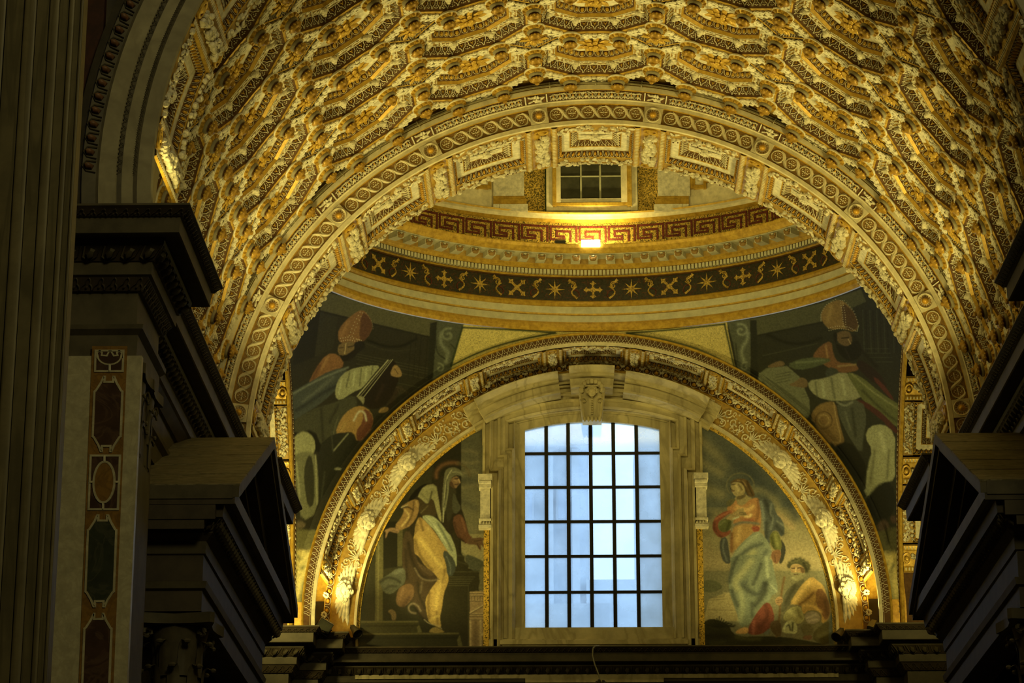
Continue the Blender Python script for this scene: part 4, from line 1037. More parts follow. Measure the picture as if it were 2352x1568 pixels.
# end wall: two blocks at each side and a long stretch under the window
EP = [(9.2, 60.5), (7.86, 60.5), (7.86, 61.25), (7.22, 61.25), (7.22, 61.9), (-5.98, 61.9), (-5.98, 61.25), (-6.6, 61.25), (-6.6, 60.5), (-9.2, 60.5)]
for nm, path, dz in (('b', EP[:5], 0), ('a', EP[5:], 0), ('c', [(7.4, 61.95), (-6.1, 61.95)], -.215)):
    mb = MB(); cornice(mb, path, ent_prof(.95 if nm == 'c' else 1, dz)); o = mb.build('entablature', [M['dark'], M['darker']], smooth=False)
    tag(o, {'a': 'stepped dark cornice block below the left foot of the cherub arch', 'b': 'stepped dark cornice block below the right foot of the cherub arch', 'c': 'long dark cornice running under the blue window'}[nm], 'cornice')
    ent_bands(o, path, .95 if nm == 'c' else 1, ZT+dz)
wb = MB()
for x0, x1, y0, z1 in ((-9.2, -6.62, 60.52, 12.38), (7.88, 9.2, 60.52, 12.38), (-9.2, -6.0, 61.27, 12.38), (7.24, 9.2, 61.27, 12.38), (-6.1, 7.4, 62.0, 12.15)):
    V, f = box((x0, y0, -1.75), (x1, 63.2, z1)); wb.add(V, f)
V, f = box((-9.2, 61.3, 12.1), (-5.2, 62.0, 12.36)); wb.add(V, f); V, f = box((6.5, 61.3, 12.1), (9.2, 62.0, 12.36)); wb.add(V, f)
for x0, x1 in ((-7.5, -4.95), (6.2, 8.8)):  # unseen blocks added behind the lunette corners to stop a daylight leak
    V, f = box((x0, 61.76, 11.6), (x1, 62.6, 13.4)); wb.add(V, f)
tag(wb.build('wall_end', [M['darker']], smooth=False), 'dark wall and corner piers below the window cornice', 'wall', kind='structure')

# ---------------------------------------------------------------- foreground pier of banded marble, far left
pp = MB(); xp = at(163, 500, 28.0)[0]
V, f = box((-16, 28.1, -1.75), (xp-.02, 28.4, 31)); pp.add(V, f, 0)
po = pp.build('pier', [M['pier']], smooth=False); tag(po, 'huge dim pier with upright marble bands filling the far left edge', 'pier')
xs = [163, 155, 142, 128, 106, 82, 52, 22, -20, -60]
for k in range(len(xs)-1):
    x1, x0 = at(xs[k], 500, 28.0)[0], at(xs[k+1], 500, 28.0)[0]; w = x1-x0
    mb = MB(); P = np.array([[(x0+w*(.5-.5*math.cos(t)*.94), 28.1-.025-.014*math.sin(t) if k % 2 == 0 else 28.1-.03, z) for z in (-1.75, 31)] for t in np.linspace(0, PI, 9)]); V, f = grid(P); mb.add(V, f)
    mb.build('flute', [M['pier'] if k % 2 == 0 else M['pier2']], po)
# dark red wall above the near arch
rw = MB(); V, f = box((-9, 33.2, 12.4), (-6.45, 33.35, 31)); rw.add(V, f)
tag(rw.build('wall_front', [M['redwall']], smooth=False), 'strip of dark red marble wall beside the near arch', 'wall', kind='structure')

# ---------------------------------------------------------------- inlaid pilaster below the near cornice
YP = 33.0
pil = MB(); xr, xl = at(328, 770, YP)[0], at(200, 770, YP)[0]
V, f = box((xl-.25, YP, -1.7), (xr, YP+.12, 10.5)); pil.add(V, f, 0)
pilo = pil.build('pilaster', [M['inlay_white']], smooth=False); tag(pilo, 'tall pilaster inlaid with framed coloured marble panels at left', 'pilaster')
def pxz(l): return [(float(at(x, y, YP)[0]), float(at(x, y, YP)[2])) for x, y in l]
def slab(name, poly, y, th, m, parent, lab=None):
    mb = MB(); V, f = prism(poly, 0, th); mb.add(np.c_[V[:, 0], y-V[:, 2], V[:, 1]], f); o = mb.build(name, [m], parent, smooth=False)
    if lab: o['label'] = lab
    return o
slab('ground_slab', pxz([(212, 795), (293, 795), (258, 1640), (178, 1640)]), YP, .012, M['inlay_ochre'], pilo)
def frame_line(name, pts, parent, w=.017, y=None):
    mb = MB(); y = y or YP; sweep_face(mb, pxz(pts), [(-w, .012, 0), (-w*.8, .026, 0), (w*.8, .026, 0), (w, .012, 0)], y, True); return mb.build(name, [M['inlay_white']], parent, smooth=False)
def cart(x0, x1, y0, y1, sk):
    """notched cartouche outline; sk = sideways drift per pixel of drop"""
    c = 14; m = (x0+x1)/2; a = 8; n = 14
    pts = [(x0+c+6, y0+2), (m-a-2, y0+2), (m-a-2, y0+n), (m+a+2, y0+n), (m+a+2, y0+2), (x1-c-6, y0+2), (x1-c, y0+16), (x1-3, y0+34), (x1, y0+36), (x1, y1-36), (x1-3, y1-34), (x1-c, y1-16), (x1-c-6, y1-2), (m+a+2, y1-2), (m+a+2, y1-n), (m-a-2, y1-n), (m-a-2, y1-2), (x0+c+6, y1-2), (x0+c, y1-16), (x0+3, y1-34), (x0, y1-36), (x0, y0+36), (x0+3, y0+34), (x0+c, y0+16)]
    return [(x-(y-y0)*sk, y) for x, y in pts]
for x0, x1, y0, y1, mt, lb in ((219, 283, 864, 1039, 'inlay_red', 'dull red marble field'), (204, 269, 1182, 1395, 'inlay_green', 'dark green marble field'), (196, 258, 1408, 1640, 'inlay_red', 'dull red marble field')):
    pts = cart(x0, x1, y0, y1, .040); slab('inlay_panel', pxz(pts), YP-.008, .012, M[mt], pilo, lb); frame_line('inlay_border', pts, pilo)
sk = lambda x, y, y0: (x-(y-y0)*.04, y)
r4 = [sk(*p, 1047) for p in ((209, 1047), (276, 1047), (276, 1170), (209, 1170))]
slab('inlay_panel', pxz(r4), YP-.008, .012, M['inlay_red'], pilo); frame_line('inlay_border', r4, pilo)
ov = [sk(242+24*math.cos(t), 1108+47*math.sin(t), 1047) for t in np.linspace(0, 2*PI, 29)[:-1]]
slab('oval_inlay', pxz(ov), YP-.016, .012, M['inlay_ochre'], pilo, 'warm yellow oval'); frame_line('inlay_border', ov, pilo, .017, YP-.008)
for a, b in (((240, 1047), (240, 1061)), ((237, 1155), (237, 1170)), ((207, 1108), (216, 1108)), ((265, 1108), (273, 1108))):
    mb = MB(); p = pxz([a, b]); V, f = tube([(x, YP-.02, z) for x, z in p], .02, 4); mb.add(V, f); mb.build('inlay_bar', [M['inlay_white']], pilo)
r4 = [(220, 806), (284, 806), (282, 853), (219, 853)]
slab('inlay_panel', pxz(r4), YP-.008, .012, M['inlay_red'], pilo)
bowl = [(221, 812), (226, 808), (232, 811), (230, 817), (226, 815)]
cb = [(223, 820)]+[(252+27*math.cos(t), 818+20*math.sin(t)) for t in np.linspace(PI, 0, 12)]+[(281, 820), (280, 810), (274, 807), (269, 811), (271, 817), (262, 818), (256, 808), (251, 808), (246, 818), (234, 817), (235, 811), (230, 807), (224, 810)]
frame_line('inlay_border', cb, pilo, .013); frame_line('inlay_border', r4, pilo, .016)
mb = MB(); p = pxz([(252, 838), (252, 853)]); V, f = tube([(x, YP-.02, z) for x, z in p], .022, 4); mb.add(V, f); mb.build('inlay_bar', [M['inlay_white']], pilo)

# ---------------------------------------------------------------- corinthian capital, shared by pilasters and columns
def capital(w, h, nside=16):
    mb = MB(); r = w*.40
    V, f = lathe([(r*.92, 0), (r*.98, h*.05), (r*.95, h*.3), (r*1.02, h*.6), (r*1.25, h*.86), (r*1.2, h*.88)], nside); mb.add(V, f, 0)
    for row, (z0, hh, n, of) in enumerate(((.04, .36, 8, 0), (.30, .38, 8, .5))):
        for k in range(n):
            a = 2*PI*(k+of)/n; pts = []
            for t in np.linspace(0, 1, 6): pts.append((r*1.02+.16*w*t**3+.02*w, 0, h*(z0+hh*(math.sin(t*PI*.62)/.93))))
            P = np.array([[(x-.02*abs(q), q*w*.11*(1-.55*t*t)*(1 if i != 5 else .7), z) for q in (-1, -.4, 0, .4, 1)] for i, ((x, _, z), t) in enumerate(zip(pts, np.linspace(0, 1, 6)))])
            V, f = grid(P); mb.add(rotz(V, a), f, 0)
            V, f = ell((pts[-1][0], 0, pts[-1][2]), (w*.05, w*.07, w*.045), 6, 4); mb.add(rotz(V, a), f, 0)
    for k in range(4):
        a = PI/4+k*PI/2
        V, f = tube([(r*1.1+w*.20-(w*.11)*(1-t/8)*math.cos(t)*.9, .0, h*.78+w*.12*(1-t/8)*math.sin(t)) for t in np.linspace(0, 6.6, 14)], w*.035, 5); mb.add(rotz(V, a), f, 0)
        V, f = ell((0, r*1.25, h*.92), (w*.08, w*.05, w*.08), 7, 5); mb.add(rotz(V, k*PI/2), f, 0)
    sq = []; 
    for k in range(4):
        for q in (-1, -.5, 0, .5, 1):
            a = k*PI/2; x, y = w*.66-.10*w*(1-q*q), q*w*.60; sq.append((x*math.cos(a)-y*math.sin(a), x*math.sin(a)+y*math.cos(a)))
    V, f = prism(sq, h*.88, h); mb.add(V, f, 0)
    return mb
capm = capital(.78, 1.15).mesh('capital', [M['dark']])
# side pilasters of the near piers, seen almost edge on
for s, side in ((1, 'left'), (-1, 'right')):
    x0 = -5.8 if s > 0 else 2*XM+5.8
    mb = MB(); a, b = sorted((x0, x0+s*.02)); V, f = box((a, 33.45, -1.7), (b, 34.75, 9.3)); mb.add(V, f); V, f = box((a, 33.55, -1.7), (b+(.02 if s > 0 else 0), 33.7, 9.2)); mb.add(V, f)
    o = mb.build('pilaster', [M['dark']], smooth=False); tag(o, 'dark side pilaster with acanthus capital on the inner face of the %s near pier' % side, 'pilaster')
    for y in (33.75, 34.5): c = link('capital', capm, o, (x0-s*.12, y, 9.3)); c.scale = (.5, .9, 1.04)
# ---------------------------------------------------------------- pedimented aedicules on both side walls of the passage
def yz_prism(mb, poly, x0, x1, mi=0):
    V, f = prism(poly, x0, x1); mb.add(np.c_[V[:, 2], V[:, 0], V[:, 1]], f, mi)
YA, ZAp, SL, HS = 41.0, 11.6, .45, 4.25
for s, side in ((1, 'left'), (-1, 'right')):
    X = lambda x: x if s > 0 else 2*XM-x
    XF, XB = -4.80, -6.5
    root = empty('aedicule', (X(-6.0), YA, -1.7)); tag(root, 'dark pedimented aedicule on columns against the %s wall of the passage' % side, 'aedicule')
    def P(name, fn, mats):
        mb = MB(); fn(mb)
        if s < 0:
            mb.v = [v*np.array([-1, 1, 1])+np.array([2*XM, 0, 0]) for v in mb.v]; mb.f = [tuple(reversed(f)) for f in mb.f]
        mb.xf(lambda v: v-np.array([X(-6.0), YA, -1.7])); return mb.build(name, mats, root, smooth=False)
    ze = ZAp-SL*HS
    def rake(mb):
        for q in (-1, 1):
            for x1, top, th, e in ((XF, 0, .16, 0), (XF-.06, .16, .10, .05), (XF-.34, .26, .22, .1), (XF-.5, .48, .14, .2)):
                y0, y1 = YA, YA+q*(HS-e*.2); pol = [(y0, ZAp-top), (y1, ze-top), (y1, ze-top-th), (y0, ZAp-top-th)]
                yz_prism(mb, pol, XB, x1, 0 if x1 == XF else 1)
    P('raking_cornice', rake, [M['ashlar2'] if 'ashlar2' in M else M['dark'], M['darker']])
    def roof(mb):
        for q in (-1, 1):
            n = 5
            for k in range(n):
                a, b = k/n, (k+1)/n-.012; ya, yb = YA+q*HS*a, YA+q*HS*b; za, zb = ZAp-SL*HS*a, ZAp-SL*HS*b
                yz_prism(mb, [(ya, za), (yb, zb), (yb, zb+.03), (ya, za+.03)], XB, XF+.0, 0)
    P('roof_slab', roof, [M['roof']])
    def tym(mb): yz_prism(mb, [(YA, ZAp-.5), (YA-HS+.4, ze-.2), (YA+HS-.4, ze-.2)], XB, XF-.85, 0)
    P('tympanum', tym, [M['darker']])
    def ent(mb):
        path = [(XB, YA+HS-.45), (XF-.55, YA+HS-.45), (XF-.55, YA-HS+.45), (XB, YA-HS+.45)]
        pf = [(-.3, ze+.02, 1), (.46, ze+.02, 0), (.46, ze-.18, 0), (.40, ze-.22, 1), (.32, ze-.24, 1), (.30, ze-.42, 1), (.16, ze-.45, 1), (.14, ze-.62, 1), (.04, ze-.72, 0), (.03, ze-.9, 1), (0, ze-.92, 1), (0, ze-1.3, 1), (.07, ze-1.32, 0), (.05, ze-1.42, 1), (0, ze-1.45, 1), (0, ze-1.75, 1), (-.5, ze-1.75, 1)]
        cornice(mb, path, pf)
        for i in range(3): pass
    P('entablature', ent, [M['dark'], M['darker']])
    def egg(mb):
        path = [(XB, YA+HS-.45), (XF-.55, YA+HS-.45), (XF-.55, YA-HS+.45), (XB, YA-HS+.45)]
        eb = band_on(path, .15, ze-.60, .29, ze-.44)
        for i in (1, 2): pl, L, hh = eb(i, path); n = int(L/.2); eggs(mb, n, pl, L/n, hh, (0, 0, 0), True)
    P('egg_moulding', egg, [M['dark']])
    for yy in (YA-HS+1.0, YA+HS-1.0):
        c = link('capital', capm, root, (X(XF-.95)-X(-6.0), yy-YA, ze-1.75-1.28+1.7)); c.scale = (1.15, 1.15, 1.1)
        def shaft(mb, yy=yy): V, f = lathe([(.42, -1.7), (.42, -1.4), (.36, -1.3), (.37, 1), (.34, ze-3.1), (.37, ze-3.05), (.36, ze-3.0)], 18, (XF-.95, yy, 0)); mb.add(V, f)
        P('column', shaft, [M['inlay_red']])
    def back(mb):
        V, f = box((XB-.05, YA-HS+.3, -1.7), (XB+.12, YA+HS-.3, ze-1.5)); mb.add(V, f)
    P('back_panel', back, [M['darker']])
# ---------------------------------------------------------------- the mosaic pictures: flat coloured pictures on the real wall surfaces
def lin(c): c = np.array(c, float)/255; return np.where(c <= .04045, c/12.92, ((c+.055)/1.055)**2.4)
class Canvas:
    """a small painting: filled shapes and soft brush strokes, one colour per point of the mosaic surface"""
    def __init__(s, x0, y0, x1, y1, base):
        s.o = (x0, y0); s.w, s.h = int(x1-x0), int(y1-y0); s.a = np.tile(lin(base), (s.h, s.w, 1)); s.T = (0, 0, 1)
        s.X, s.Y = np.meshgrid(np.arange(s.w)+.5, np.arange(s.h)+.5)
    def tr(s, ox, oy, k): s.T = (ox, oy, k)
    def q(s, pts): p = np.asarray(pts, float).reshape(-1, 2); return np.c_[s.T[0]+p[:, 0]/s.T[2]-s.o[0], s.T[1]+p[:, 1]/s.T[2]-s.o[1]]
    def blend(s, y0, y1, x0, x1, m, c): s.a[y0:y1, x0:x1] = s.a[y0:y1, x0:x1]*(1-m[..., None])+c*m[..., None]
    def p(s, col, *pts, soft=1.2, col2=None, sm=1):
        P = s.q(pts)
        for _ in range(sm):                                # corner cutting rounds the outline
            N = np.roll(P, -1, 0); P = np.stack([P*.75+N*.25, P*.25+N*.75], 1).reshape(-1, 2)
        x0, y0 = np.floor(P.min(0)).astype(int)-3; x1, y1 = np.ceil(P.max(0)).astype(int)+3
        x0, y0 = max(x0, 0), max(y0, 0); x1, y1 = min(x1, s.w), min(y1, s.h)
        if x1 <= x0 or y1 <= y0: return
        X, Y = s.X[y0:y1, x0:x1], s.Y[y0:y1, x0:x1]; ins = np.zeros(X.shape, bool); j = len(P)-1
        for i in range(len(P)):
            (xa, ya), (xb, yb) = P[i], P[j]
            if ya != yb: ins ^= ((ya > Y) != (yb > Y)) & (X < (xb-xa)*(Y-ya)/(yb-ya)+xa)
            j = i
        m = ins.astype(float); k = max(1, int(round(soft)))
        for _ in range(1):
            for ax in (0, 1):
                pad = np.pad(m, [(k, k) if a == ax else (0, 0) for a in (0, 1)], mode='edge'); m = sum(np.take(pad, range(i, i+m.shape[ax]), ax) for i in range(2*k+1))/(2*k+1)
        c = lin(col)
        if col2 is not None:
            t = np.clip((Y-P[:, 1].min())/(np.ptp(P[:, 1])+1e-6), 0, 1)[..., None]; c = c*(1-t)+lin(col2)*t
        s.blend(y0, y1, x0, x1, m, c)
    def s(s_, col, wd, al, *pts):
        P = s_.q(pts); 
        for _ in range(2):
            if len(P) > 2: P = np.concatenate([P[:1], np.stack([P[:-1]*.75+P[1:]*.25, P[:-1]*.25+P[1:]*.75], 1).reshape(-1, 2), P[-1:]])
        x0, y0 = np.floor(P.min(0)-wd*2).astype(int); x1, y1 = np.ceil(P.max(0)+wd*2).astype(int)
        x0, y0 = max(x0, 0), max(y0, 0); x1, y1 = min(x1, s_.w), min(y1, s_.h)
        if x1 <= x0 or y1 <= y0: return
        X, Y = s_.X[y0:y1, x0:x1], s_.Y[y0:y1, x0:x1]; d = np.full(X.shape, 1e9)
        for a, b in zip(P[:-1], P[1:]):
            v = b-a; t = np.clip(((X-a[0])*v[0]+(Y-a[1])*v[1])/(v@v+1e-9), 0, 1); d = np.minimum(d, np.hypot(X-a[0]-v[0]*t, Y-a[1]-v[1]*t))
        m = al*np.exp(-(d/(wd*.6+.01))**2); s_.blend(y0, y1, x0, x1, m, lin(col))
    def dots(s, col, r, *pts):
        for x, y in np.asarray(pts).reshape(-1, 2): s.s(col, r, .95, (x, y), (x+.1, y))
    def line(s, pts, n): pts = np.array(pts, float); t = np.linspace(0, len(pts)-1, n); return [(np.interp(u, range(len(pts)), pts[:, 0]), np.interp(u, range(len(pts)), pts[:, 1])) for u in t]
    def look(s, px, py):
        x = np.clip(px-s.o[0]-.5, 0, s.w-1.001); y = np.clip(py-s.o[1]-.5, 0, s.h-1.001); i, j = x.astype(int), y.astype(int); u, v = (x-i)[:, None], (y-j)[:, None]
        a = s.a; return (a[j, i]*(1-u)+a[j, i+1]*u)*(1-v)+(a[j+1, i]*(1-u)+a[j+1, i+1]*u)*v
ILL = np.array([.78, .62, .29])
def painted(name, V, F, cv, label, ill=ILL, parent=None):
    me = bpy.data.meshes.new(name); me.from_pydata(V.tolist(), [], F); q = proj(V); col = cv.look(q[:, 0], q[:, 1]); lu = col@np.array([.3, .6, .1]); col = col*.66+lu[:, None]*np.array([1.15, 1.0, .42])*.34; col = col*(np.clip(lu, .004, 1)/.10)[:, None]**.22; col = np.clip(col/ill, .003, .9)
    a = me.color_attributes.new('picture', 'FLOAT_COLOR', 'POINT'); a.data.foreach_set('color', np.c_[col, np.ones(len(col))].ravel().astype(np.float32))
    me.materials.append(PICT); me.polygons.foreach_set('use_smooth', [True]*len(F)); me.update()
    o = link(name, me, parent)
    if label: tag(o, label, 'mosaic')
    return o
PICT = tessera('picture_mosaic', 'picture', scale=30, metal=0.0, spread=.16)
# ---- left lunette: veiled woman walking, arms spread
c = Canvas(800, 940, 1150, 1495, (56, 47, 16)); A = lambda: c.tr(860, 980, 5.226); B = lambda: c.tr(860, 1230, 6.03)
A()
c.p((84, 78, 48), (1040, -200), (1460, -200), (1460, 1700), (1040, 1700), sm=0, col2=(128, 110, 56))
for p in (((1050, 290), (1140, 280), (1230, 320)), ((1050, 420), (1150, 440), (1240, 420)), ((1060, 560), (1160, 520), (1240, 560)), ((1050, 730), (1150, 720), (1240, 700)), ((1050, 1240), (1150, 1200), (1240, 1260))): c.s((136, 112, 60), 7, .5, *p)
c.s((70, 68, 50), 14, .5, (1060, 640), (1200, 640)); c.s((74, 72, 52), 14, .5, (1060, 900), (1220, 980))
c.p((46, 38, 12), (690, -50), (1040, -50), (1040, 1650), (690, 1650), sm=0); c.p((62, 53, 20), (420, 200), (690, 100), (690, 900), (420, 900), sm=0)
c.s((66, 56, 22), 4, .6, (700, -50), (700, 600))
B()
c.p((150, 126, 62), (1195, -20), (1600, -30), (1600, 420), (1400, 320), (1250, 270), (1200, 200)); c.p((86, 80, 46), (1240, 250), (1400, 290), (1600, 410), (1600, 520), (1300, 480))
c.p((108, 92, 48), (1450, 470), (1530, 390), (1590, 400), (1590, 780), (1420, 780))
c.p((96, 80, 28), (20, -200), (125, -200), (112, 1190), (8, 1190), sm=0); c.s((124, 106, 46), 3, .6, (60, -200), (48, 1180)); c.p((40, 33, 10), (125, -200), (320, -200), (320, 430), (125, 460), sm=0); c.p((88, 74, 26), (320, -100), (395, -100), (385, 420), (320, 420), sm=0)
c.p((60, 49, 15), (1050, -100), (1200, -100), (1200, 235), (1250, 300), (1250, 350), (1300, 400), (1300, 480), (1440, 490), (1460, 640), (1430, 770), (1310, 790), (1305, 1540), (880, 1540), (950, 500), sm=0)
for y in (500, 570, 600, 630, 660, 690): c.s((94, 80, 34), 1.6, .7, (1030, y), (1290+1.1*(700-y)*.7, y))
c.s((92, 78, 34), 1.5, .7, (1300, 690), (1300, 1530)); c.s((40, 32, 9), 3, .6, (1180, 0), (1180, 230)); c.s((86, 72, 30), 2, .6, (1060, 0), (1060, 300)); c.s((84, 72, 30), 3, .6, (1140, 270), (1250, 290)); c.s((84, 72, 30), 3, .6, (1140, 350), (1290, 400))
c.p((152, 110, 54), (1322, 770), (1590, 765), (1590, 1540), (1312, 1540), sm=0)
for y in (800, 835, 905, 1090, 1115, 1165): c.s((104, 74, 34), 1.8, .8, (1322, y), (1590, y)); c.s((180, 140, 76), 1.6, .6, (1322, y-14), (1590, y-14))
for x in range(1345, 1590, 40): c.s((104, 74, 34), 1.6, .7, (x, 845), (x, 890))
c.s((184, 144, 78), 2.6, .9, (1325, 1065), (1545, 935), (1600, 960)); c.s((104, 74, 34), 2, .7, (1330, 1080), (1545, 955))
for x in (1330, 1470): c.s((184, 142, 74), 4, .8, (x, 1180), (x, 1540)); 
c.s((112, 76, 34), 10, .6, (1400, 1200), (1400, 1530)); c.p((84, 66, 24), (1500, 1395), (1590, 1395), (1590, 1540), (1500, 1540), sm=0); c.s((190, 156, 84), 3, .8, (1490, 1370), (1540, 1320), (1590, 1365))
c.p((72, 61, 17), (-400, 1185), (600, 1180), (660, 1345), (-400, 1345), sm=0); c.s((114, 96, 36), 3, .8, (-400, 1192), (600, 1188)); c.s((50, 42, 10), 3, .7, (-400, 1250), (610, 1245)); c.p((106, 90, 34), (590, 1260), (620, 1235), (660, 1340), (600, 1345), sm=0)
c.p((57, 49, 12), (-400, 1350), (1160, 1340), (1220, 1545), (-400, 1545), sm=0); c.s((116, 97, 34), 3.4, .8, (-400, 1362), (1160, 1352)); c.s((42, 35, 9), 4, .7, (-400, 1420), (1150, 1410)); c.p((104, 88, 32), (1145, 1440), (1180, 1370), (1220, 1530), (1160, 1545), sm=0)
A()
c.s((124, 68, 18), 8, .9, *[(935+195*math.cos(t), 580+150*math.sin(t)) for t in np.linspace(PI*.95, PI*1.6, 14)]); c.s((110, 84, 36), 6, .7, *[(935+205*math.cos(t), 580+155*math.sin(t)) for t in np.linspace(PI*1.6, PI*2.0, 10)])
c.p((56, 41, 15), (420, 900), (500, 780), (600, 690), (740, 670), (830, 560), (900, 700), (960, 820), (1050, 980), (1100, 1150), (1130, 1290), (1100, 1400), (980, 1330), (940, 1200), (900, 1568), (520, 1700), (340, 1700), (380, 1250), (470, 1000), (400, 960))
c.p((30, 24, 9), (400, 880), (470, 780), (570, 690), (660, 680), (580, 720), (510, 830), (440, 900))
c.p((112, 100, 56), (850, 520), (900, 490), (980, 485), (1060, 540), (1078, 606), (1010, 578), (940, 590), (905, 660), (895, 800), (860, 900), (820, 1180), (808, 900), (830, 640))
c.p((66, 55, 24), (910, 660), (960, 740), (990, 760), (960, 900), (940, 1060), (880, 1170), (850, 1000), (880, 820)); c.p((84, 76, 42), (950, 760), (1000, 900), (1050, 980), (960, 1060), (930, 960))
c.s((164, 150, 90), 2.4, .8, (925, 520), (860, 620), (838, 880), (824, 1140)); c.s((70, 62, 30), 3, .7, (870, 640), (862, 800), (835, 960)); c.s((140, 128, 74), 3, .7, (880, 660), (885, 780), (845, 1000)); c.s((150, 136, 78), 2.6, .7, (940, 545), (1000, 540), (1050, 570))
c.p((142, 94, 42), (925, 610), (1000, 585), (1030, 650), (1028, 682), (1002, 700), (985, 742), (940, 722), (900, 690)); c.p((96, 58, 24), (900, 660), (930, 650), (970, 740), (930, 730), (900, 700))
c.s((54, 32, 12), 2.2, .9, (968, 622), (1018, 618)); c.s((186, 136, 66), 2.2, .9, (1010, 628), (1026, 668)); c.s((80, 34, 16), 1.8, .9, (965, 692), (1002, 690)); c.s((176, 126, 60), 3, .7, (955, 640), (990, 650)); c.s((84, 50, 20), 2, .7, (1000, 682), (1022, 686))
c.p((134, 119, 58), (513, 845), (590, 705), (740, 680), (765, 830), (818, 1165), (760, 1080), (700, 830), (640, 945), (545, 850), col2=(150, 132, 66)); c.s((72, 60, 24), 4, .8, (690, 780), (650, 930)); c.s((160, 144, 80), 5, .5, (600, 740), (700, 720)); c.s((98, 86, 38), 4, .5, (560, 800), (640, 880))
c.p((78, 55, 19), (545, 855), (640, 945), (690, 830), (765, 1090), (640, 1050), (540, 1065), (525, 900)); c.s((116, 92, 40), 3, .6, (640, 950), (560, 1030))
c.p((148, 98, 27), (305, 965), (400, 905), (470, 870), (540, 880), (530, 1050), (440, 1185), (340, 1230), (300, 1245), (235, 1195), (330, 1080), (360, 985)); c.s((40, 28, 10), 3, .8, (320, 975), (400, 955), (470, 1000)); c.s((188, 142, 52), 4, .8, (370, 1000), (430, 1070), (330, 1190)); c.s((96, 62, 16), 4, .7, (470, 900), (460, 1050), (380, 1190)); c.s((176, 132, 50), 3, .6, (500, 890), (520, 960)); c.s((168, 150, 96), 2, .7, (322, 968), (400, 935))
c.p((142, 94, 42), (108, 1245), (200, 1205), (300, 1228), (292, 1278), (230, 1265), (170, 1248), (142, 1335), (128, 1330), (140, 1260)); c.s((84, 52, 22), 1.6, .7, (200, 1235), (280, 1262))
c.p((118, 60, 24), (930, 1090), (1030, 1035), (1090, 1130), (1130, 1290), (1185, 1330), (1100, 1415), (1060, 1350), (980, 1310)); c.s((70, 36, 14), 5, .6, (960, 1150), (1000, 1300), (1090, 1390)); c.s((150, 82, 34), 4, .6, (1050, 1100), (1090, 1250))
c.p((116, 70, 30), (1115, 1350), (1200, 1328), (1365, 1332), (1362, 1345), (1285, 1368), (1345, 1450), (1318, 1462), (1272, 1400), (1285, 1485), (1258, 1475), (1225, 1410), (1110, 1415)); c.s((70, 40, 16), 1.6, .8, (1200, 1370), (1280, 1360)); c.s((70, 40, 16), 1.6, .8, (1230, 1400), (1265, 1460))
c.p((172, 120, 26), (515, 1095), (570, 1085), (700, 1225), (820, 1400), (970, 1600), (470, 1600), (480, 1250), sm=1); c.s((116, 78, 14), 6, .7, (545, 1100), (600, 1300), (590, 1560)); c.s((200, 150, 40), 7, .6, (640, 1220), (720, 1400), (740, 1560)); c.s((110, 74, 14), 6, .6, (510, 1180), (490, 1500))
B()
c.p((174, 124, 20), (520, -60), (820, -60), (900, 150), (980, 330), (1020, 540), (1030, 610), (1000, 700), (960, 800), (935, 1000), (905, 1130), (930, 1290), (860, 1255), (740, 1195), (720, 1050), (690, 900), (780, 740), (830, 520), (700, 420), (600, 250))
c.s((208, 158, 34), 9, .6, (640, 60), (780, 250), (920, 420)); c.s((206, 154, 32), 8, .6, (960, 560), (880, 750), (850, 1000)); c.s((112, 74, 12), 7, .7, (560, 60), (640, 300), (800, 480)); c.s((112, 74, 14), 7, .7, (760, 790), (740, 950), (760, 1130)); c.s((110, 72, 14), 6, .6, (980, 480), (940, 640)); c.s((120, 80, 14), 5, .6, (860, 1060), (880, 1220)); c.s((206, 160, 40), 5, .5, (800, 1150), (880, 1110))
c.p((80, 54, 22), (395, -60), (520, -60), (545, 220), (620, 380), (720, 470), (830, 515), (890, 605), (790, 720), (700, 870), (715, 1060), (760, 1195), (620, 1115), (590, 1010), (520, 930), (430, 760), (385, 420))
c.p((96, 66, 30), (555, 330), (700, 430), (840, 520), (800, 560), (690, 520)); c.s((46, 32, 12), 8, .7, (470, 100), (520, 360), (640, 560), (740, 600)); c.s((122, 94, 54), 4, .7, (560, 450), (640, 600), (800, 625), (890, 600)); c.s((52, 38, 14), 6, .7, (600, 650), (620, 850), (700, 1000)); c.s((110, 84, 44), 5, .6, (660, 640), (640, 780)); c.s((48, 34, 14), 7, .6, (430, 200), (450, 600))
c.s((126, 98, 58), 4, .85, (570, 1075), (490, 1060), (465, 985), (520, 930), (600, 960), (640, 1040)); c.s((40, 28, 10), 5, .7, (560, 1000), (640, 1110), (760, 1220)); c.s((150, 124, 74), 2.4, .7, (690, 1160), (760, 1220), (900, 1250), (930, 1290))
c.p((152, 146, 86), (880, -60), (1030, -60), (1110, 130), (1143, 270), (1138, 460), (1105, 330), (1000, 190)); c.p((74, 74, 52), (985, 190), (1080, 300), (1130, 420), (1110, 510), (1060, 565), (1005, 540), (1000, 400), (940, 250)); c.s((108, 106, 78), 3, .7, (1000, 290), (1060, 430), (1050, 530)); c.s((78, 86, 62), 5, .8, (1000, 20), (1060, 160), (1090, 260)); c.s((184, 178, 116), 3, .7, (930, 20), (1030, 180), (1120, 300))
A(); c.p((152, 146, 86), (562, 1072), (640, 1055), (720, 1080), (810, 1165), (900, 1310), (970, 1430), (985, 1568), (930, 1568), (820, 1400), (720, 1235), (640, 1160)); c.s((90, 96, 62), 5, .7, (760, 1160), (860, 1330), (930, 1480)); c.s((186, 178, 116), 3, .7, (620, 1090), (740, 1200), (860, 1400)); c.s((110, 106, 62), 3, .6, (600, 1080), (700, 1170))
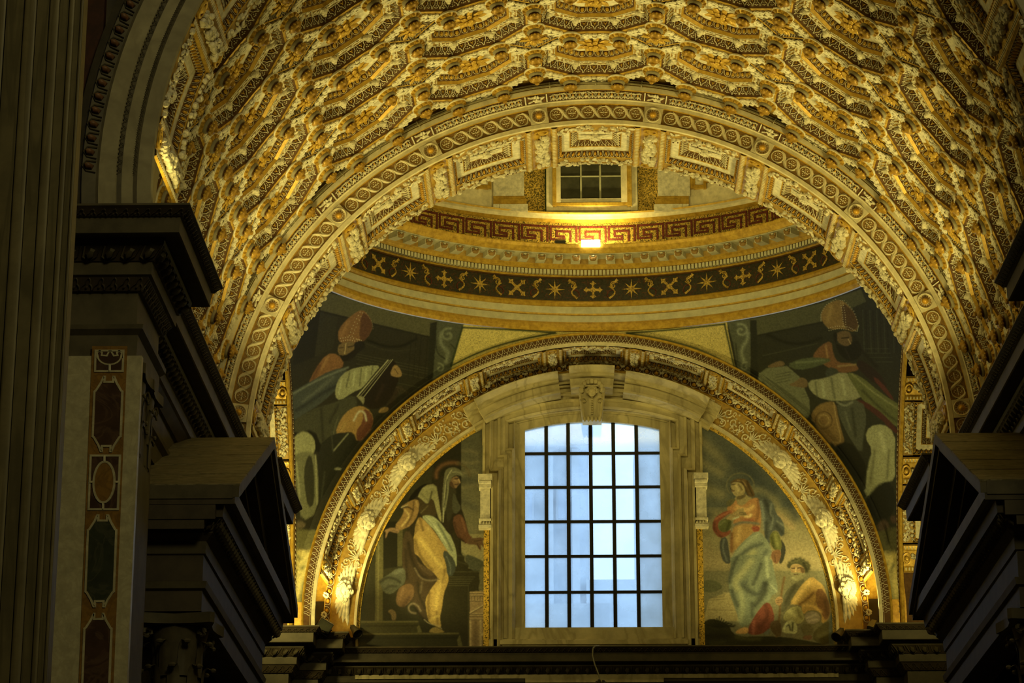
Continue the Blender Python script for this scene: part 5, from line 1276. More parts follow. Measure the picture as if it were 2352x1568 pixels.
B(); c.p((88, 82, 50), (68, 650), (120, 580), (220, 520), (310, 450), (420, 440), (440, 640), (340, 720), (250, 810), (140, 800)); c.s((52, 46, 24), 6, .8, (80, 640), (180, 570), (300, 600), (350, 640)); c.s((112, 106, 70), 8, .5, (290, 510), (390, 480)); c.s((56, 48, 26), 5, .6, (150, 740), (220, 690), (300, 700))
c.p((118, 74, 28), (320, 740), (420, 670), (530, 660), (560, 800), (480, 940), (380, 1000), (290, 940)); c.s((70, 40, 18), 9, .6, (480, 860), (400, 980)); c.s((146, 96, 40), 8, .5, (400, 740), (340, 880)); c.p((122, 86, 36), (175, 1045), (240, 1010), (300, 1060), (300, 1170), (240, 1175), (235, 1085)); c.p((150, 110, 27), (755, 1320), (790, 1280), (850, 1258), (965, 1318), (960, 1342), (760, 1342))
cvL = c
# ---- right lunette: woman with hand on her breast, bearded man seated with a staff
c = Canvas(1590, 940, 1945, 1495, (112, 98, 54)); Cc = lambda: c.tr(1600, 1080, 7.467); D = lambda: c.tr(1600, 1280, 6.918)
Cc(); c.p((84, 82, 58), (-100, -1100), (2600, -1100), (2600, 700), (-100, 700), sm=0, soft=8); c.p((118, 102, 56), (-100, 650), (2600, 650), (2600, 1700), (-100, 1700), sm=0, soft=10, col2=(150, 120, 62))
for p, w in ((((100, -500), (300, -300), (500, -120)), 22), (((0, -200), (150, -100), (420, 60)), 18), (((60, 380), (260, 340), (420, 420)), 22), (((960, 330), (1180, 330), (1360, 520), (1440, 760), (1600, 900)), 14), (((1500, 1000), (1700, 1080)), 22), (((100, 900), (240, 1100), (360, 1300)), 22)): c.s((136, 116, 60), w, .6, *p)
for p, w in ((((900, 0), (1100, 200), (1300, 330)), 26), (((1560, 500), (1700, 780)), 22), (((60, 700), (200, 780)), 20), (((600, -200), (800, -60), (1000, 100)), 30)): c.s((62, 66, 54), w, .7, *p)
c.s((170, 122, 62), 12, .5, (1400, 760), (1520, 860), (1650, 980)); c.s((112, 98, 52), 3, .7, *[(750+235*math.cos(t), 260+215*math.sin(t)) for t in np.linspace(PI*.8, PI*2.1, 22)])
D(); c.p((150, 122, 60), (170, 680), (300, 620), (440, 570), (620, 560), (700, 1010), (120, 1010), sm=0); c.s((110, 90, 44), 1.6, .8, (170, 680), (460, 660)); c.s((112, 92, 46), 1.6, .7, (140, 830), (640, 835)); c.s((108, 88, 42), 2, .7, (185, 670), (110, 960)); c.s((108, 88, 44), 3, .6, (230, 640), (430, 620), (440, 580)); c.s((176, 146, 78), 3, .5, (430, 560), (560, 570))
c.p((90, 84, 44), (60, 510), (90, 390), (210, 340), (350, 385), (430, 480), (300, 540), (160, 560))
c.p((54, 47, 12), (40, 1110), (130, 1010), (240, 965), (400, 1010), (520, 1080), (570, 1200), (700, 1260), (1000, 1250), (1400, 1260), (1700, 1310), (2100, 1390), (2400, 1500), (0, 1500), sm=1)
for k in range(12): c.s((36, 33, 9), 2.2, .9, (330+k*4, 1110), (170+k*38, 940+26*abs(k-5)))
c.s((40, 36, 10), 4, .8, (430, 1060), (540, 1090), (610, 1080)); c.s((40, 36, 10), 3, .8, (420, 1040), (520, 1040), (560, 1060)); c.s((92, 80, 18), 9, .6, (640, 1260), (820, 1300), (1000, 1290)); c.s((76, 68, 18), 12, .5, (260, 1370), (420, 1340)); c.s((34, 29, 8), 14, .5, (700, 1400), (1300, 1330)); c.s((34, 29, 8), 10, .5, (150, 1250), (500, 1250))
Cc()
c.p((74, 72, 57), (395, 1180), (520, 1120), (560, 1400), (600, 1600), (470, 1600), (400, 1400)); c.s((110, 108, 84), 4, .6, (470, 1190), (440, 1340), (520, 1540)); c.p((60, 56, 40), (1430, 1150), (1520, 1280), (1532, 1400), (1470, 1600), (1400, 1600), (1450, 1400))
c.p((104, 68, 21), (570, 250), (600, 180), (700, 140), (800, 140), (880, 170), (930, 260), (970, 340), (1010, 450), (900, 455), (830, 350), (760, 220), (640, 190)); c.s((60, 40, 12), 4, .7, (870, 190), (900, 300), (960, 420)); c.s((150, 108, 44), 2.4, .7, (700, 170), (800, 180), (850, 270)); c.s((76, 50, 16), 4, .6, (760, 170), (830, 300), (880, 420))
c.p((142, 114, 54), (680, 450), (830, 390), (880, 450), (970, 470), (910, 560), (790, 612), (690, 575), (640, 490)); c.p((152, 120, 56), (578, 250), (640, 195), (760, 205), (830, 300), (825, 400), (760, 450), (690, 452), (650, 430), (605, 370)); c.p((104, 78, 34), (690, 440), (780, 430), (830, 380), (850, 440), (760, 500), (690, 500))
c.s((70, 46, 18), 2.4, .9, (605, 245), (660, 238)); c.s((60, 38, 14), 2.0, .8, (590, 300), (580, 325), (610, 330)); c.s((92, 40, 20), 2.2, .9, (600, 352), (645, 350)); c.s((186, 150, 76), 5, .6, (680, 260), (720, 340)); c.s((96, 68, 28), 3, .6, (720, 240), (780, 330))
c.p((168, 98, 27), (505, 690), (560, 560), (680, 490), (700, 585), (800, 612), (930, 475), (1085, 470), (1115, 800), (1085, 1045), (960, 1060), (700, 960), (620, 930), (650, 800)); c.s((196, 144, 56), 10, .6, (700, 640), (860, 690), (960, 620)); c.s((116, 58, 16), 7, .6, (1060, 520), (1070, 760), (980, 940)); c.s((206, 164, 78), 6, .7, (830, 780), (900, 800), (930, 760)); c.s((150, 50, 20), 8, .7, (820, 860), (960, 850)); c.p((96, 84, 40), (500, 560), (560, 490), (680, 480), (640, 560), (540, 640))
c.p((138, 52, 20), (510, 690), (400, 745), (300, 820), (270, 960), (290, 1050), (400, 1165), (560, 1110), (600, 1010), (480, 1060), (370, 1010), (375, 880), (460, 810), (640, 690)); c.s((176, 84, 36), 4, .6, (330, 830), (440, 770), (600, 700)); c.s((180, 80, 40), 3, .6, (320, 1060), (380, 1100)); c.s((84, 30, 12), 6, .6, (300, 900), (300, 1030), (420, 1140))
c.p((86, 84, 25), (362, 930), (430, 840), (560, 825), (605, 880), (590, 1000), (480, 1065), (390, 1040)); c.s((118, 114, 50), 5, .6, (400, 930), (480, 870)); c.s((54, 54, 15), 6, .6, (560, 900), (520, 1030)); c.p((150, 114, 50), (490, 830), (600, 750), (740, 650), (820, 640), (800, 690), (865, 745), (850, 775), (740, 790), (640, 850), (560, 850)); c.s((92, 64, 26), 1.8, .8, (730, 745), (850, 760)); c.s((92, 64, 26), 1.8, .8, (740, 720), (840, 735)); c.s((170, 164, 110), 3, .7, (630, 830), (720, 800))
c.p((158, 104, 29), (640, 945), (780, 900), (960, 930), (985, 1060), (800, 1210), (640, 1390), (570, 1420), (580, 1150)); c.s((188, 134, 50), 10, .6, (740, 980), (700, 1200)); c.s((120, 58, 18), 7, .7, (600, 1080), (600, 1380)); c.p((150, 50, 19), (930, 950), (1085, 960), (1075, 1050), (975, 1065)); c.s((104, 98, 66), 6, .9, (640, 935), (800, 880), (1060, 915))
c.p((82, 82, 64), (1065, 460), (1200, 478), (1310, 550), (1362, 740), (1480, 860), (1512, 1000), (1495, 1110), (1440, 1140), (1385, 1020), (1280, 1050), (1260, 1300), (1180, 1230), (1150, 900), (1105, 700)); c.s((122, 120, 92), 7, .7, (1100, 540), (1150, 760), (1160, 1000)); c.s((46, 46, 36), 9, .7, (1180, 520), (1240, 700), (1300, 820)); c.s((112, 110, 84), 5, .7, (1280, 580), (1260, 760), (1330, 800), (1270, 1000)); c.s((120, 116, 86), 4, .6, (1380, 870), (1480, 940)); c.s((44, 44, 34), 10, .6, (1380, 960), (1480, 1080)); c.s((48, 48, 36), 8, .6, (1190, 900), (1200, 1150))
c.p((97, 90, 23), (1265, 1070), (1380, 1030), (1435, 1140), (1475, 1320), (1400, 1400), (1310, 1340), (1250, 1210)); c.s((130, 122, 44), 7, .6, (1350, 1090), (1390, 1290)); c.s((60, 58, 15), 6, .6, (1290, 1150), (1330, 1320)); c.p((128, 74, 34), (1285, 1400), (1350, 1360), (1430, 1355), (1455, 1450), (1400, 1600), (1330, 1600), (1275, 1480)); c.s((84, 46, 20), 2, .7, (1340, 1450), (1350, 1560))
c.p((116, 116, 77), (985, 1060), (1090, 1045), (1250, 1250), (1300, 1400), (1210, 1600), (560, 1600), (650, 1395), (800, 1225)); c.s((150, 144, 92), 9, .6, (1040, 1110), (820, 1280), (640, 1500)); c.s((72, 76, 58), 8, .7, (1120, 1260), (900, 1330), (680, 1520)); c.s((160, 142, 70), 12, .6, (980, 1400), (800, 1568)); c.s((78, 80, 62), 9, .6, (1200, 1380), (1100, 1560))
D(); c.p((110, 111, 73), (530, -40), (1180, -40), (1240, 250), (1296, 500), (1255, 580), (1190, 600), (1160, 700), (1000, 870), (860, 1060), (690, 1115), (660, 950), (600, 770), (530, 600), (505, 400), (545, 150))
c.s((160, 144, 78), 14, .65, (860, 60), (760, 200), (600, 380), (640, 480)); c.s((150, 142, 84), 11, .6, (690, 520), (740, 760), (690, 1000)); c.s((152, 148, 96), 7, .65, (1110, 0), (1130, 300)); c.s((66, 68, 52), 9, .75, (640, 0), (560, 180), (520, 380)); c.s((62, 64, 50), 12, .75, (750, 450), (860, 560), (1000, 600), (1080, 420)); c.s((50, 50, 36), 13, .75, (1100, 420), (1090, 560), (930, 760)); c.s((66, 66, 50), 8, .7, (1020, 100), (960, 300), (900, 420)); c.s((62, 64, 48), 9, .65, (560, 520), (590, 640), (650, 760)); c.s((136, 132, 90), 4, .7, (1170, 420), (1280, 540)); c.s((60, 62, 48), 8, .6, (880, 720), (880, 920)); c.s((84, 86, 64), 8, .6, (720, 420), (800, 380))
c.p((128, 44, 22), (950, 880), (1100, 700), (1190, 750), (1245, 960), (1180, 1110), (1060, 1210), (900, 1235), (790, 1190), (850, 1060)); c.s((84, 26, 12), 10, .6, (1100, 760), (1140, 960), (1000, 1100)); c.s((170, 70, 40), 7, .6, (910, 1030), (900, 1200)); c.p((190, 122, 36), (590, 1208), (680, 1125), (800, 1100), (835, 1150), (800, 1215)); c.p((100, 98, 70), (1040, 1220), (1170, 1110), (1160, 1240))
c.s((110, 70, 24), 5, .95, (1395, 315), (1360, 480), (1340, 640), (1310, 1000), (1270, 1250)); c.p((96, 66, 28), (1180, 1010), (1330, 990), (1360, 1250), (1250, 1250), (1160, 1120))
c.p((76, 67, 30), (1430, 150), (1470, 70), (1560, 20), (1640, 5), (1720, 50), (1800, 110), (1795, 190), (1720, 260), (1700, 180), (1610, 100), (1510, 110), (1490, 180)); c.s((108, 96, 48), 3, .7, (1480, 90), (1600, 50)); [c.s((70, 62, 28), 6, .85, (x, y), (x+8, y+6)) for x, y in ((1450, 120), (1470, 80), (1520, 45), (1570, 20), (1640, 10), (1700, 35), (1760, 75), (1790, 120), (1785, 180), (1750, 220))]; [c.s((104, 92, 46), 2, .6, (x, y), (x+18, y+4)) for x, y in ((1500, 70), (1560, 40), (1620, 34), (1690, 60), (1740, 110))]; c.s((44, 38, 15), 5, .7, (1700, 90), (1750, 200))
c.p((150, 106, 48), (1495, 120), (1600, 95), (1695, 140), (1725, 250), (1690, 310), (1540, 310), (1495, 220)); c.p((122, 106, 56), (1490, 230), (1540, 245), (1580, 235), (1650, 245), (1725, 240), (1715, 330), (1600, 378), (1520, 355)); c.p((102, 66, 28), (1640, 150), (1700, 150), (1725, 240), (1660, 240))
c.s((58, 38, 16), 2.4, .9, (1515, 172), (1558, 168)); c.s((58, 38, 16), 2.4, .9, (1608, 168), (1652, 160)); c.s((188, 142, 72), 2.2, .9, (1580, 165), (1572, 220)); c.s((84, 40, 20), 1.8, .9, (1550, 268), (1610, 266)); c.s((150, 134, 78), 4, .6, (1530, 320), (1580, 350))
c.p((90, 80, 46), (1375, 620), (1470, 470), (1600, 390), (1740, 325), (1640, 520), (1480, 740), (1400, 860), (1330, 870)); c.s((60, 52, 28), 8, .6, (1560, 440), (1420, 720))
c.p((176, 122, 27), (1475, 745), (1580, 560), (1700, 400), (1830, 295), (1930, 370), (2020, 450), (2090, 660), (2140, 830), (2090, 1000), (1985, 1060), (1990, 890), (1880, 830), (1740, 850), (1720, 905), (1650, 850), (1680, 765), (1560, 742)); c.p((132, 76, 23), (1890, 500), (2030, 500), (2140, 840), (2060, 1020), (1990, 900), (1900, 760)); c.s((208, 154, 48), 10, .65, (1780, 400), (1640, 580), (1560, 700)); c.s((116, 70, 16), 7, .8, (1860, 560), (1740, 680), (1640, 740)); c.s((204, 150, 46), 6, .6, (1700, 760), (1850, 760), (1980, 860)); c.s((92, 52, 16), 9, .6, (2040, 700), (2070, 900)); c.s((150, 96, 24), 5, .6, (1940, 620), (1880, 740))
c.p((150, 133, 62), (1385, 900), (1480, 800), (1640, 760), (1690, 880), (1725, 960), (1640, 1070), (1500, 1010), (1375, 1000)); c.s((184, 166, 88), 8, .6, (1480, 860), (1560, 920)); c.s((100, 88, 36), 6, .6, (1600, 820), (1660, 960)); c.p((142, 118, 82), (1715, 890), (1880, 842), (1965, 930), (1960, 1010), (1840, 1062), (1735, 1020)); c.s((174, 150, 112), 5, .6, (1760, 960), (1900, 900)); c.s((174, 150, 112), 4, .5, (1780, 1010), (1920, 980))
c.p((160, 150, 85), (1345, 1160), (1420, 1015), (1520, 985), (1600, 1070), (1595, 1215), (1500, 1205), (1400, 1200)); c.s((62, 54, 24), 4, .85, (1410, 1100), (1470, 1060), (1490, 1150)); c.s((62, 54, 24), 4, .85, (1530, 1040), (1520, 1160)); c.s((196, 188, 120), 4, .6, (1390, 1130), (1440, 1040))
c.p((100, 84, 40), (1640, 1060), (1850, 1060), (1860, 1240), (1700, 1260)); c.p((120, 70, 36), (1700, 1240), (1840, 1230), (1830, 1310), (1680, 1300)); c.p((88, 76, 29), (1850, 1190), (1990, 1060), (2130, 990), (2125, 1250), (2090, 1400), (1850, 1330)); c.s((118, 100, 40), 9, .5, (1930, 1240), (2060, 1200)); c.p((150, 102, 48), (1245, 650), (1340, 610), (1385, 680), (1320, 770), (1255, 740)); c.s((92, 58, 26), 1.8, .8, (1270, 680), (1360, 670)); c.s((92, 58, 26), 1.8, .8, (1275, 710), (1345, 705)); c.p((96, 94, 66), (2120, 850), (2200, 860), (2200, 1400), (2090, 1400))
cvR = c
def lunette_mesh(x0, x1, n, zb, cv, label, k=1.0):
    xs = np.linspace(x0, x1, n); nz = 470; P = np.zeros((n, nz, 3))
    for i, x in enumerate(xs):
        zt_ = ZE+math.sqrt(max(5.70**2-(x-CXE)**2, .0)); P[i, :, 0] = x; P[i, :, 1] = YL-.012; P[i, :, 2] = np.linspace(zb, max(zt_, zb+.01), nz)
    V, F = grid(P); return painted('mosaic', V, F, cv, label, ILL*k)
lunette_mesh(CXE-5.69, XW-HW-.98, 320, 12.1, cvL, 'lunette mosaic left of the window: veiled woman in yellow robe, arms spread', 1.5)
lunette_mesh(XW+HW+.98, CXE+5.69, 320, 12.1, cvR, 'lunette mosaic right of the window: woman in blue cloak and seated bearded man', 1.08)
# gold borders of the lunette pictures
for o_, x0, x1 in ((bpy.data.objects['mosaic'], XW-HW-1.0, XW-HW-.87), (bpy.data.objects['mosaic.001'], XW+HW+.87, XW+HW+1.0)):
    mb = MB(); V, f = box((x0, YL-.03, 12.0), (x1, YL, WS)); mb.add(V, f); mb.build('gold_strip', [M['goldmosaic']], o_, smooth=False)
gb = MB(); arcsweep(gb, [(5.735, 1.49, 0), (5.735, 1.47, 0), (5.66, 1.47, 0), (5.66, 1.49, 0)], -R_(92), R_(92), 90); gb.build('gold_border', [M['goldmosaic']], arch2)
# ---- left pendentive: bishop in a mitre holding a book
c = Canvas(640, 620, 1400, 1445, (60, 51, 27)); E_ = lambda: c.tr(650, 640, 2.6125)
E_()
c.p((98, 87, 43), (215, 70), (420, 120), (700, 200), (1060, 250), (1060, 352), (900, 350), (560, 270), (225, 190), sm=0); c.s((44, 38, 20), 3, .7, (225, 195), (560, 278), (900, 356)); c.p((50, 43, 23), (90, 180), (225, 200), (190, 470), (60, 520), sm=0); c.p((66, 58, 31), (225, 200), (330, 230), (300, 420), (190, 470), sm=0)
c.s((36, 31, 16), 6, .8, (510, 370), (620, 410), (720, 405), (800, 360)); c.s((72, 64, 36), 3, .6, (500, 390), (640, 440), (800, 420)); 
for y in (0, 16, 32, 60, 120): c.s((84, 76, 42), 1.4, .7, (440, 450+y), (880, 540+y*1.05))
for x in (770, 800, 830, 870): c.s((44, 38, 20), 2, .6, (x, 340), (x-20, 600))
c.p((40, 34, 18), (40, 850), (180, 750), (300, 900), (280, 1060), (60, 1000)); 
c.p((150, 88, 30), (328, 352), (335, 300), (380, 245), (430, 205), (475, 183), (520, 225), (540, 290), (505, 360), (440, 392), (345, 388)); c.p((112, 58, 27), (470, 195), (520, 228), (540, 290), (500, 368), (455, 378)); c.s((178, 112, 44), 7, .5, (390, 260), (350, 340))
c.dots((212, 190, 122), 1.4, *c.line([(462, 200), (425, 270), (398, 340)], 8)); c.dots((212, 190, 122), 1.4, *c.line([(478, 205), (442, 280), (415, 345)], 8)); c.dots((216, 196, 126), 1.5, *c.line([(345, 358), (390, 350), (440, 362), (470, 370)], 10)); c.dots((216, 196, 126), 1.5, *c.line([(350, 374), (395, 366), (445, 376)], 8)); c.dots((190, 150, 90), 1.2, *c.line([(500, 205), (535, 260), (540, 300)], 8))
c.p((132, 94, 42), (340, 385), (430, 372), (432, 420), (400, 450), (380, 475), (345, 465), (325, 430)); c.s((190, 146, 74), 1.8, .9, (378, 388), (370, 450)); c.s((48, 30, 14), 2, .9, (390, 410), (425, 402)); c.s((52, 34, 16), 2, .8, (340, 415), (362, 412)); c.p((50, 36, 20), (335, 455), (370, 462), (430, 425), (470, 400), (450, 450), (400, 490), (350, 495)); c.p((48, 38, 24), (425, 380), (480, 370), (500, 410), (460, 440), (430, 430))
c.p((152, 86, 25), (145, 640), (195, 540), (260, 450), (330, 450), (375, 520), (300, 560), (220, 605)); c.s((186, 120, 40), 5, .6, (270, 470), (230, 540)); c.s((106, 48, 26), 8, .6, (180, 600), (220, 520))
c.p((78, 80, 62), (36, 690), (150, 625), (290, 545), (400, 530), (345, 640), (240, 740), (100, 830), (36, 870)); c.s((122, 122, 90), 4, .8, (60, 690), (220, 600), (390, 532)); c.s((112, 112, 84), 8, .5, (120, 740), (220, 660), (300, 590)); c.s((48, 50, 44), 8, .7, (80, 790), (230, 690), (320, 640))
c.p((152, 142, 78), (308, 700), (325, 610), (390, 545), (500, 522), (592, 518), (540, 580), (480, 655), (420, 680), (340, 735)); c.s((98, 90, 46), 3, .7, (400, 560), (380, 650)); c.s((98, 90, 46), 3, .7, (470, 540), (460, 640)); c.s((98, 90, 46), 3, .7, (540, 525), (530, 575)); c.s((184, 174, 104), 4, .6, (430, 560), (420, 640)); c.s((186, 176, 106), 4, .6, (350, 610), (335, 690)); c.s((186, 176, 104), 4, .6, (500, 540), (495, 610))
c.p((80, 74, 42), (36, 880), (150, 790), (330, 735), (430, 690), (450, 765), (340, 900), (300, 1020), (230, 1010), (190, 900), (60, 930)); c.s((50, 46, 27), 6, .6, (230, 780), (240, 980)); c.s((108, 102, 62), 3, .6, (330, 830), (300, 930), (300, 1010)); c.s((52, 48, 28), 6, .6, (330, 760), (280, 860))
c.p((50, 33, 18), (440, 702), (610, 492), (660, 478), (710, 570), (640, 745), (545, 790), (480, 755)); c.s((172, 158, 92), 2.4, .95, (446, 705), (630, 488)); c.s((140, 126, 70), 1.5, .9, (462, 708), (645, 486)); c.s((168, 154, 90), 1.5, .9, (480, 715), (658, 484)); c.p((142, 128, 72), (438, 702), (492, 706), (484, 760), (470, 735)); c.s((80, 50, 24), 6, .4, (600, 640), (560, 730))
c.p((162, 112, 42), (640, 575), (665, 515), (690, 520), (718, 572), (700, 592), (668, 588)); c.s((90, 52, 22), 1.6, .8, (670, 540), (690, 570)); c.s((70, 46, 26), 9, .8, (690, 660), (660, 720), (625, 780)); 
for k in range(6): c.s((84, 64, 34), 1.2, .7, (680, 650), (690+k*12, 640+abs(k-2)*14), (700+k*11, 690))
c.p((150, 104, 34), (568, 795), (600, 768), (640, 772), (625, 800), (580, 806))
c.p((168, 112, 25), (308, 935), (350, 830), (410, 775), (470, 758), (530, 795), (545, 860), (510, 925), (445, 985), (425, 920), (370, 920)); c.p((128, 58, 27), (480, 775), (530, 800), (545, 870), (500, 935), (448, 985), (435, 915), (480, 860)); c.s((190, 172, 118), 4, .8, (425, 850), (455, 790), (490, 800), (500, 850)); c.s((196, 142, 40), 7, .5, (370, 870), (350, 910))
c.p((54, 50, 29), (205, 1010), (310, 920), (430, 935), (445, 1000), (335, 1130), (250, 1350), (205, 1300)); c.s((150, 140, 84), 3, .75, (305, 1030), (330, 1000), (390, 930)); c.s((86, 80, 50), 3, .6, (300, 1040), (290, 920)); c.s((80, 76, 48), 4, .6, (250, 1160), (230, 1320)); c.p((140, 128, 78), (300, 1140), (330, 1130), (355, 1138), (330, 1150))
c.p((152, 140, 74), (55, 1000), (70, 940), (130, 908), (190, 955), (195, 1040), (150, 1060), (120, 1180), (60, 1170)); c.p((120, 110, 58), (58, 1050), (190, 1030), (212, 1150), (212, 1400), (110, 1460), (90, 1300), (60, 1170)); c.p((66, 60, 31), (130, 1110), (165, 1040), (188, 1150), (190, 1350), (150, 1380), (125, 1220)); c.s((164, 152, 86), 4, .6, (80, 1100), (100, 1300)); c.s((164, 152, 88), 3, .6, (196, 1060), (205, 1350))
c.p((112, 86, 46), (58, 1478), (105, 1448), (145, 1478), (100, 1505)); c.s((40, 30, 16), 5, .7, (70, 1500), (130, 1520)); c.p((112, 97, 37), (20, 1502), (205, 1508), (170, 1640), (20, 1640), sm=0)
c.tr(0, 0, 1)      # gold fields with green borders, and the painted scroll bracket
c.p((205, 165, 44), (1052, 720), (1420, 720), (1420, 900), (1010, 900), (1030, 850), sm=0); c.p((88, 85, 52), (1003, 735), (1066, 742), (1036, 850), (1005, 880), (988, 880), sm=0); c.p((52, 48, 27), (988, 742), (1004, 738), (992, 900), (980, 900), sm=0)
c.s((124, 121, 78), 5, .95, *[(1029+(17-1.9*t)*math.cos(-t-1.2), 769+(16-1.8*t)*math.sin(-t-1.2)) for t in np.linspace(0, 7.4, 26)]); c.s((124, 121, 78), 8, .9, (1013, 765), (1011, 785), (1020, 800), (1030, 808), (1024, 830)); c.s((124, 121, 78), 4, .9, *[(1010+(11-1.5*t)*math.cos(t*1.0-1.8), 845+(11-1.5*t)*math.sin(t-1.8)) for t in np.linspace(0, 6, 18)]); c.s((50, 47, 27), 3, .7, (1000, 770), (1002, 810), (1022, 824)); c.s((50, 47, 27), 2.5, .7, (1035, 790), (1045, 800))
for p in (((1062, 752), (1180, 757), (1275, 764)), ((1062, 752), (1036, 838)), ((1036, 840), (1100, 808), (1180, 782), (1275, 764))): c.s((58, 68, 26), 4, .95, *p)
c.p((205, 165, 50), (655, 1262), (720, 1262), (705, 1450), (655, 1450), sm=0); c.s((72, 78, 30), 4, .9, (650, 1279), (703, 1277), (689, 1440)); c.s((120, 100, 40), 3, .7, (650, 1262), (712, 1262))
cvPL = c
# ---- right pendentive: bearded bishop pointing into an open book
c = Canvas(1330, 620, 2110, 1445, (56, 52, 29)); G_ = lambda: c.tr(1700, 640, 2.488)
G_()
c.p((88, 82, 43), (20, 240), (250, 190), (460, 140), (690, 60), (720, 130), (480, 240), (90, 322), sm=0); c.s((42, 38, 20), 3, .7, (90, 328), (480, 246)); c.s((36, 33, 18), 7, .7, (160, 320), (260, 370), (380, 370), (460, 340)); c.s((80, 76, 44), 2, .6, (130, 440), (440, 370))
for x in (700, 740, 780, 820, 870): c.s((80, 76, 45), 2, .6, (x, 180), (x+10, 420)); c.s((40, 37, 21), 2.5, .6, (x+18, 180), (x+28, 420))
for k in range(4): c.s((84, 80, 47), 1.5, .6, (700+k*20, 400+k*25), (850+k*8, 400+k*25))
c.p((142, 97, 27), (458, 215), (478, 160), (540, 122), (592, 124), (650, 190), (678, 265), (655, 308), (590, 282), (515, 292), (480, 262)); c.p((98, 60, 24), (578, 128), (650, 190), (678, 268), (645, 302), (588, 272)); c.s((172, 126, 42), 8, .5, (520, 160), (500, 240))
for l, n in (([(462, 240), (462, 200), (490, 150), (545, 118)], 14), ([(572, 125), (585, 200), (590, 270)], 12), ([(585, 125), (600, 200), (604, 275)], 12), ([(595, 125), (650, 185), (678, 265), (668, 300)], 16), ([(505, 282), (560, 270), (620, 276), (660, 298)], 14), ([(508, 296), (560, 284), (618, 290)], 10)): c.dots((206, 186, 124), 1.35, *c.line(l, n))
c.p((118, 82, 38), (553, 305), (620, 292), (645, 345), (620, 390), (570, 375), (545, 335)); c.s((46, 30, 15), 2.6, .9, (580, 340), (620, 335)); c.s((170, 126, 66), 2, .8, (618, 345), (632, 372)); c.p((42, 35, 21), (540, 368), (585, 385), (625, 385), (660, 345), (695, 385), (690, 450), (625, 475), (570, 440)); c.p((44, 36, 21), (530, 310), (556, 300), (552, 380), (536, 350)); c.s((44, 36, 21), 8, .8, (650, 330), (700, 420), (780, 500)); c.s((66, 56, 34), 3, .5, (600, 400), (630, 460))
c.p((132, 74, 25), (408, 445), (460, 380), (522, 350), (532, 430), (560, 482), (640, 478), (700, 520), (560, 545), (440, 465)); c.s((168, 112, 44), 4, .7, (490, 380), (500, 450)); c.s((160, 120, 52), 4, .7, (560, 500), (660, 490)); c.p((60, 36, 27), (680, 450), (800, 540), (850, 640), (740, 580), (660, 500))
c.p((86, 90, 46), (262, 492), (340, 458), (430, 448), (540, 460), (440, 502), (330, 525)); c.s((120, 122, 68), 4, .6, (320, 480), (480, 465)); c.p((70, 70, 48), (500, 500), (570, 520), (540, 560), (480, 560))
c.p((112, 107, 63), (106, 545), (150, 510), (268, 498), (340, 560), (395, 690), (400, 770), (385, 795), (100, 572), sm=0)
for k in range(5): c.s((150, 142, 86), 1.3, .85, (108, 538+k*9), (380-k*3, 765+k*7))
for k in range(4): c.s((70, 66, 36), 1.3, .75, (205, 548+k*16), (292-k*4, 530+k*17))
for k in range(2): c.s((70, 66, 36), 1.2, .7, (355, 660+k*16), (385, 655+k*16))
c.p((122, 86, 42), (148, 505), (190, 480), (240, 465), (262, 495), (190, 508)); c.p((124, 88, 43), (272, 608), (320, 585), (350, 558), (388, 582), (384, 625), (320, 618))
c.p((142, 132, 76), (384, 582), (480, 570), (590, 528), (660, 570), (705, 665), (640, 700), (480, 695), (400, 645)); c.s((96, 90, 50), 4, .7, (430, 590), (440, 670)); c.s((96, 90, 50), 5, .7, (520, 570), (540, 680)); c.s((172, 164, 102), 5, .6, (470, 590), (480, 670)); c.s((172, 162, 100), 6, .6, (580, 570), (600, 660))
c.p((102, 100, 37), (600, 528), (690, 555), (800, 650), (935, 735), (935, 870), (800, 785), (700, 695), (650, 610)); c.s((140, 132, 62), 4, .7, (640, 545), (760, 650), (930, 760)); c.s((60, 60, 24), 6, .6, (700, 640), (820, 760), (930, 840)); c.p((110, 36, 25), (745, 555), (800, 575), (890, 700), (850, 680)); c.p((98, 34, 25), (650, 690), (710, 695), (830, 780), (930, 900), (880, 880), (780, 780)); 
c.p((138, 94, 27), (400, 790), (425, 740), (470, 708), (545, 698), (562, 800), (606, 962), (520, 948), (455, 870)); c.s((92, 58, 18), 2, .8, *[(478+48*math.cos(t), 808+50*math.sin(t)) for t in np.linspace(0, 2*PI, 20)]); c.s((176, 132, 54), 1.8, .8, (535, 705), (548, 800), (585, 940), (520, 930)); c.s((120, 70, 24), 9, .4, (470, 800), (490, 830)); c.s((176, 134, 58), 2, .6, *[(478+30*math.cos(t), 808+32*math.sin(t)) for t in np.linspace(0, 2*PI, 16)])
c.p((86, 83, 54), (548, 700), (700, 690), (725, 800), (705, 900), (695, 1010), (620, 900), (570, 800)); c.s((140, 134, 92), 4, .7, (555, 705), (600, 730), (640, 705)); c.s((50, 48, 31), 6, .6, (640, 740), (660, 900)); c.s((116, 112, 74), 4, .6, (600, 760), (630, 860)); c.p((40, 37, 21), (530, 960), (620, 920), (700, 1020), (730, 1100), (690, 1180), (600, 1040))
c.p((152, 142, 80), (712, 905), (738, 842), (820, 828), (882, 880), (892, 1000), (892, 1150), (800, 1165), (760, 1205), (712, 1265), (730, 1060), (758, 980)); c.s((100, 92, 48), 6, .6, (770, 980), (745, 1160)); c.s((184, 174, 108), 9, .5, (800, 880), (830, 980)); c.s((100, 94, 50), 5, .6, (850, 980), (840, 1140)); c.s((164, 154, 92), 4, .6, (730, 1100), (722, 1220)); 
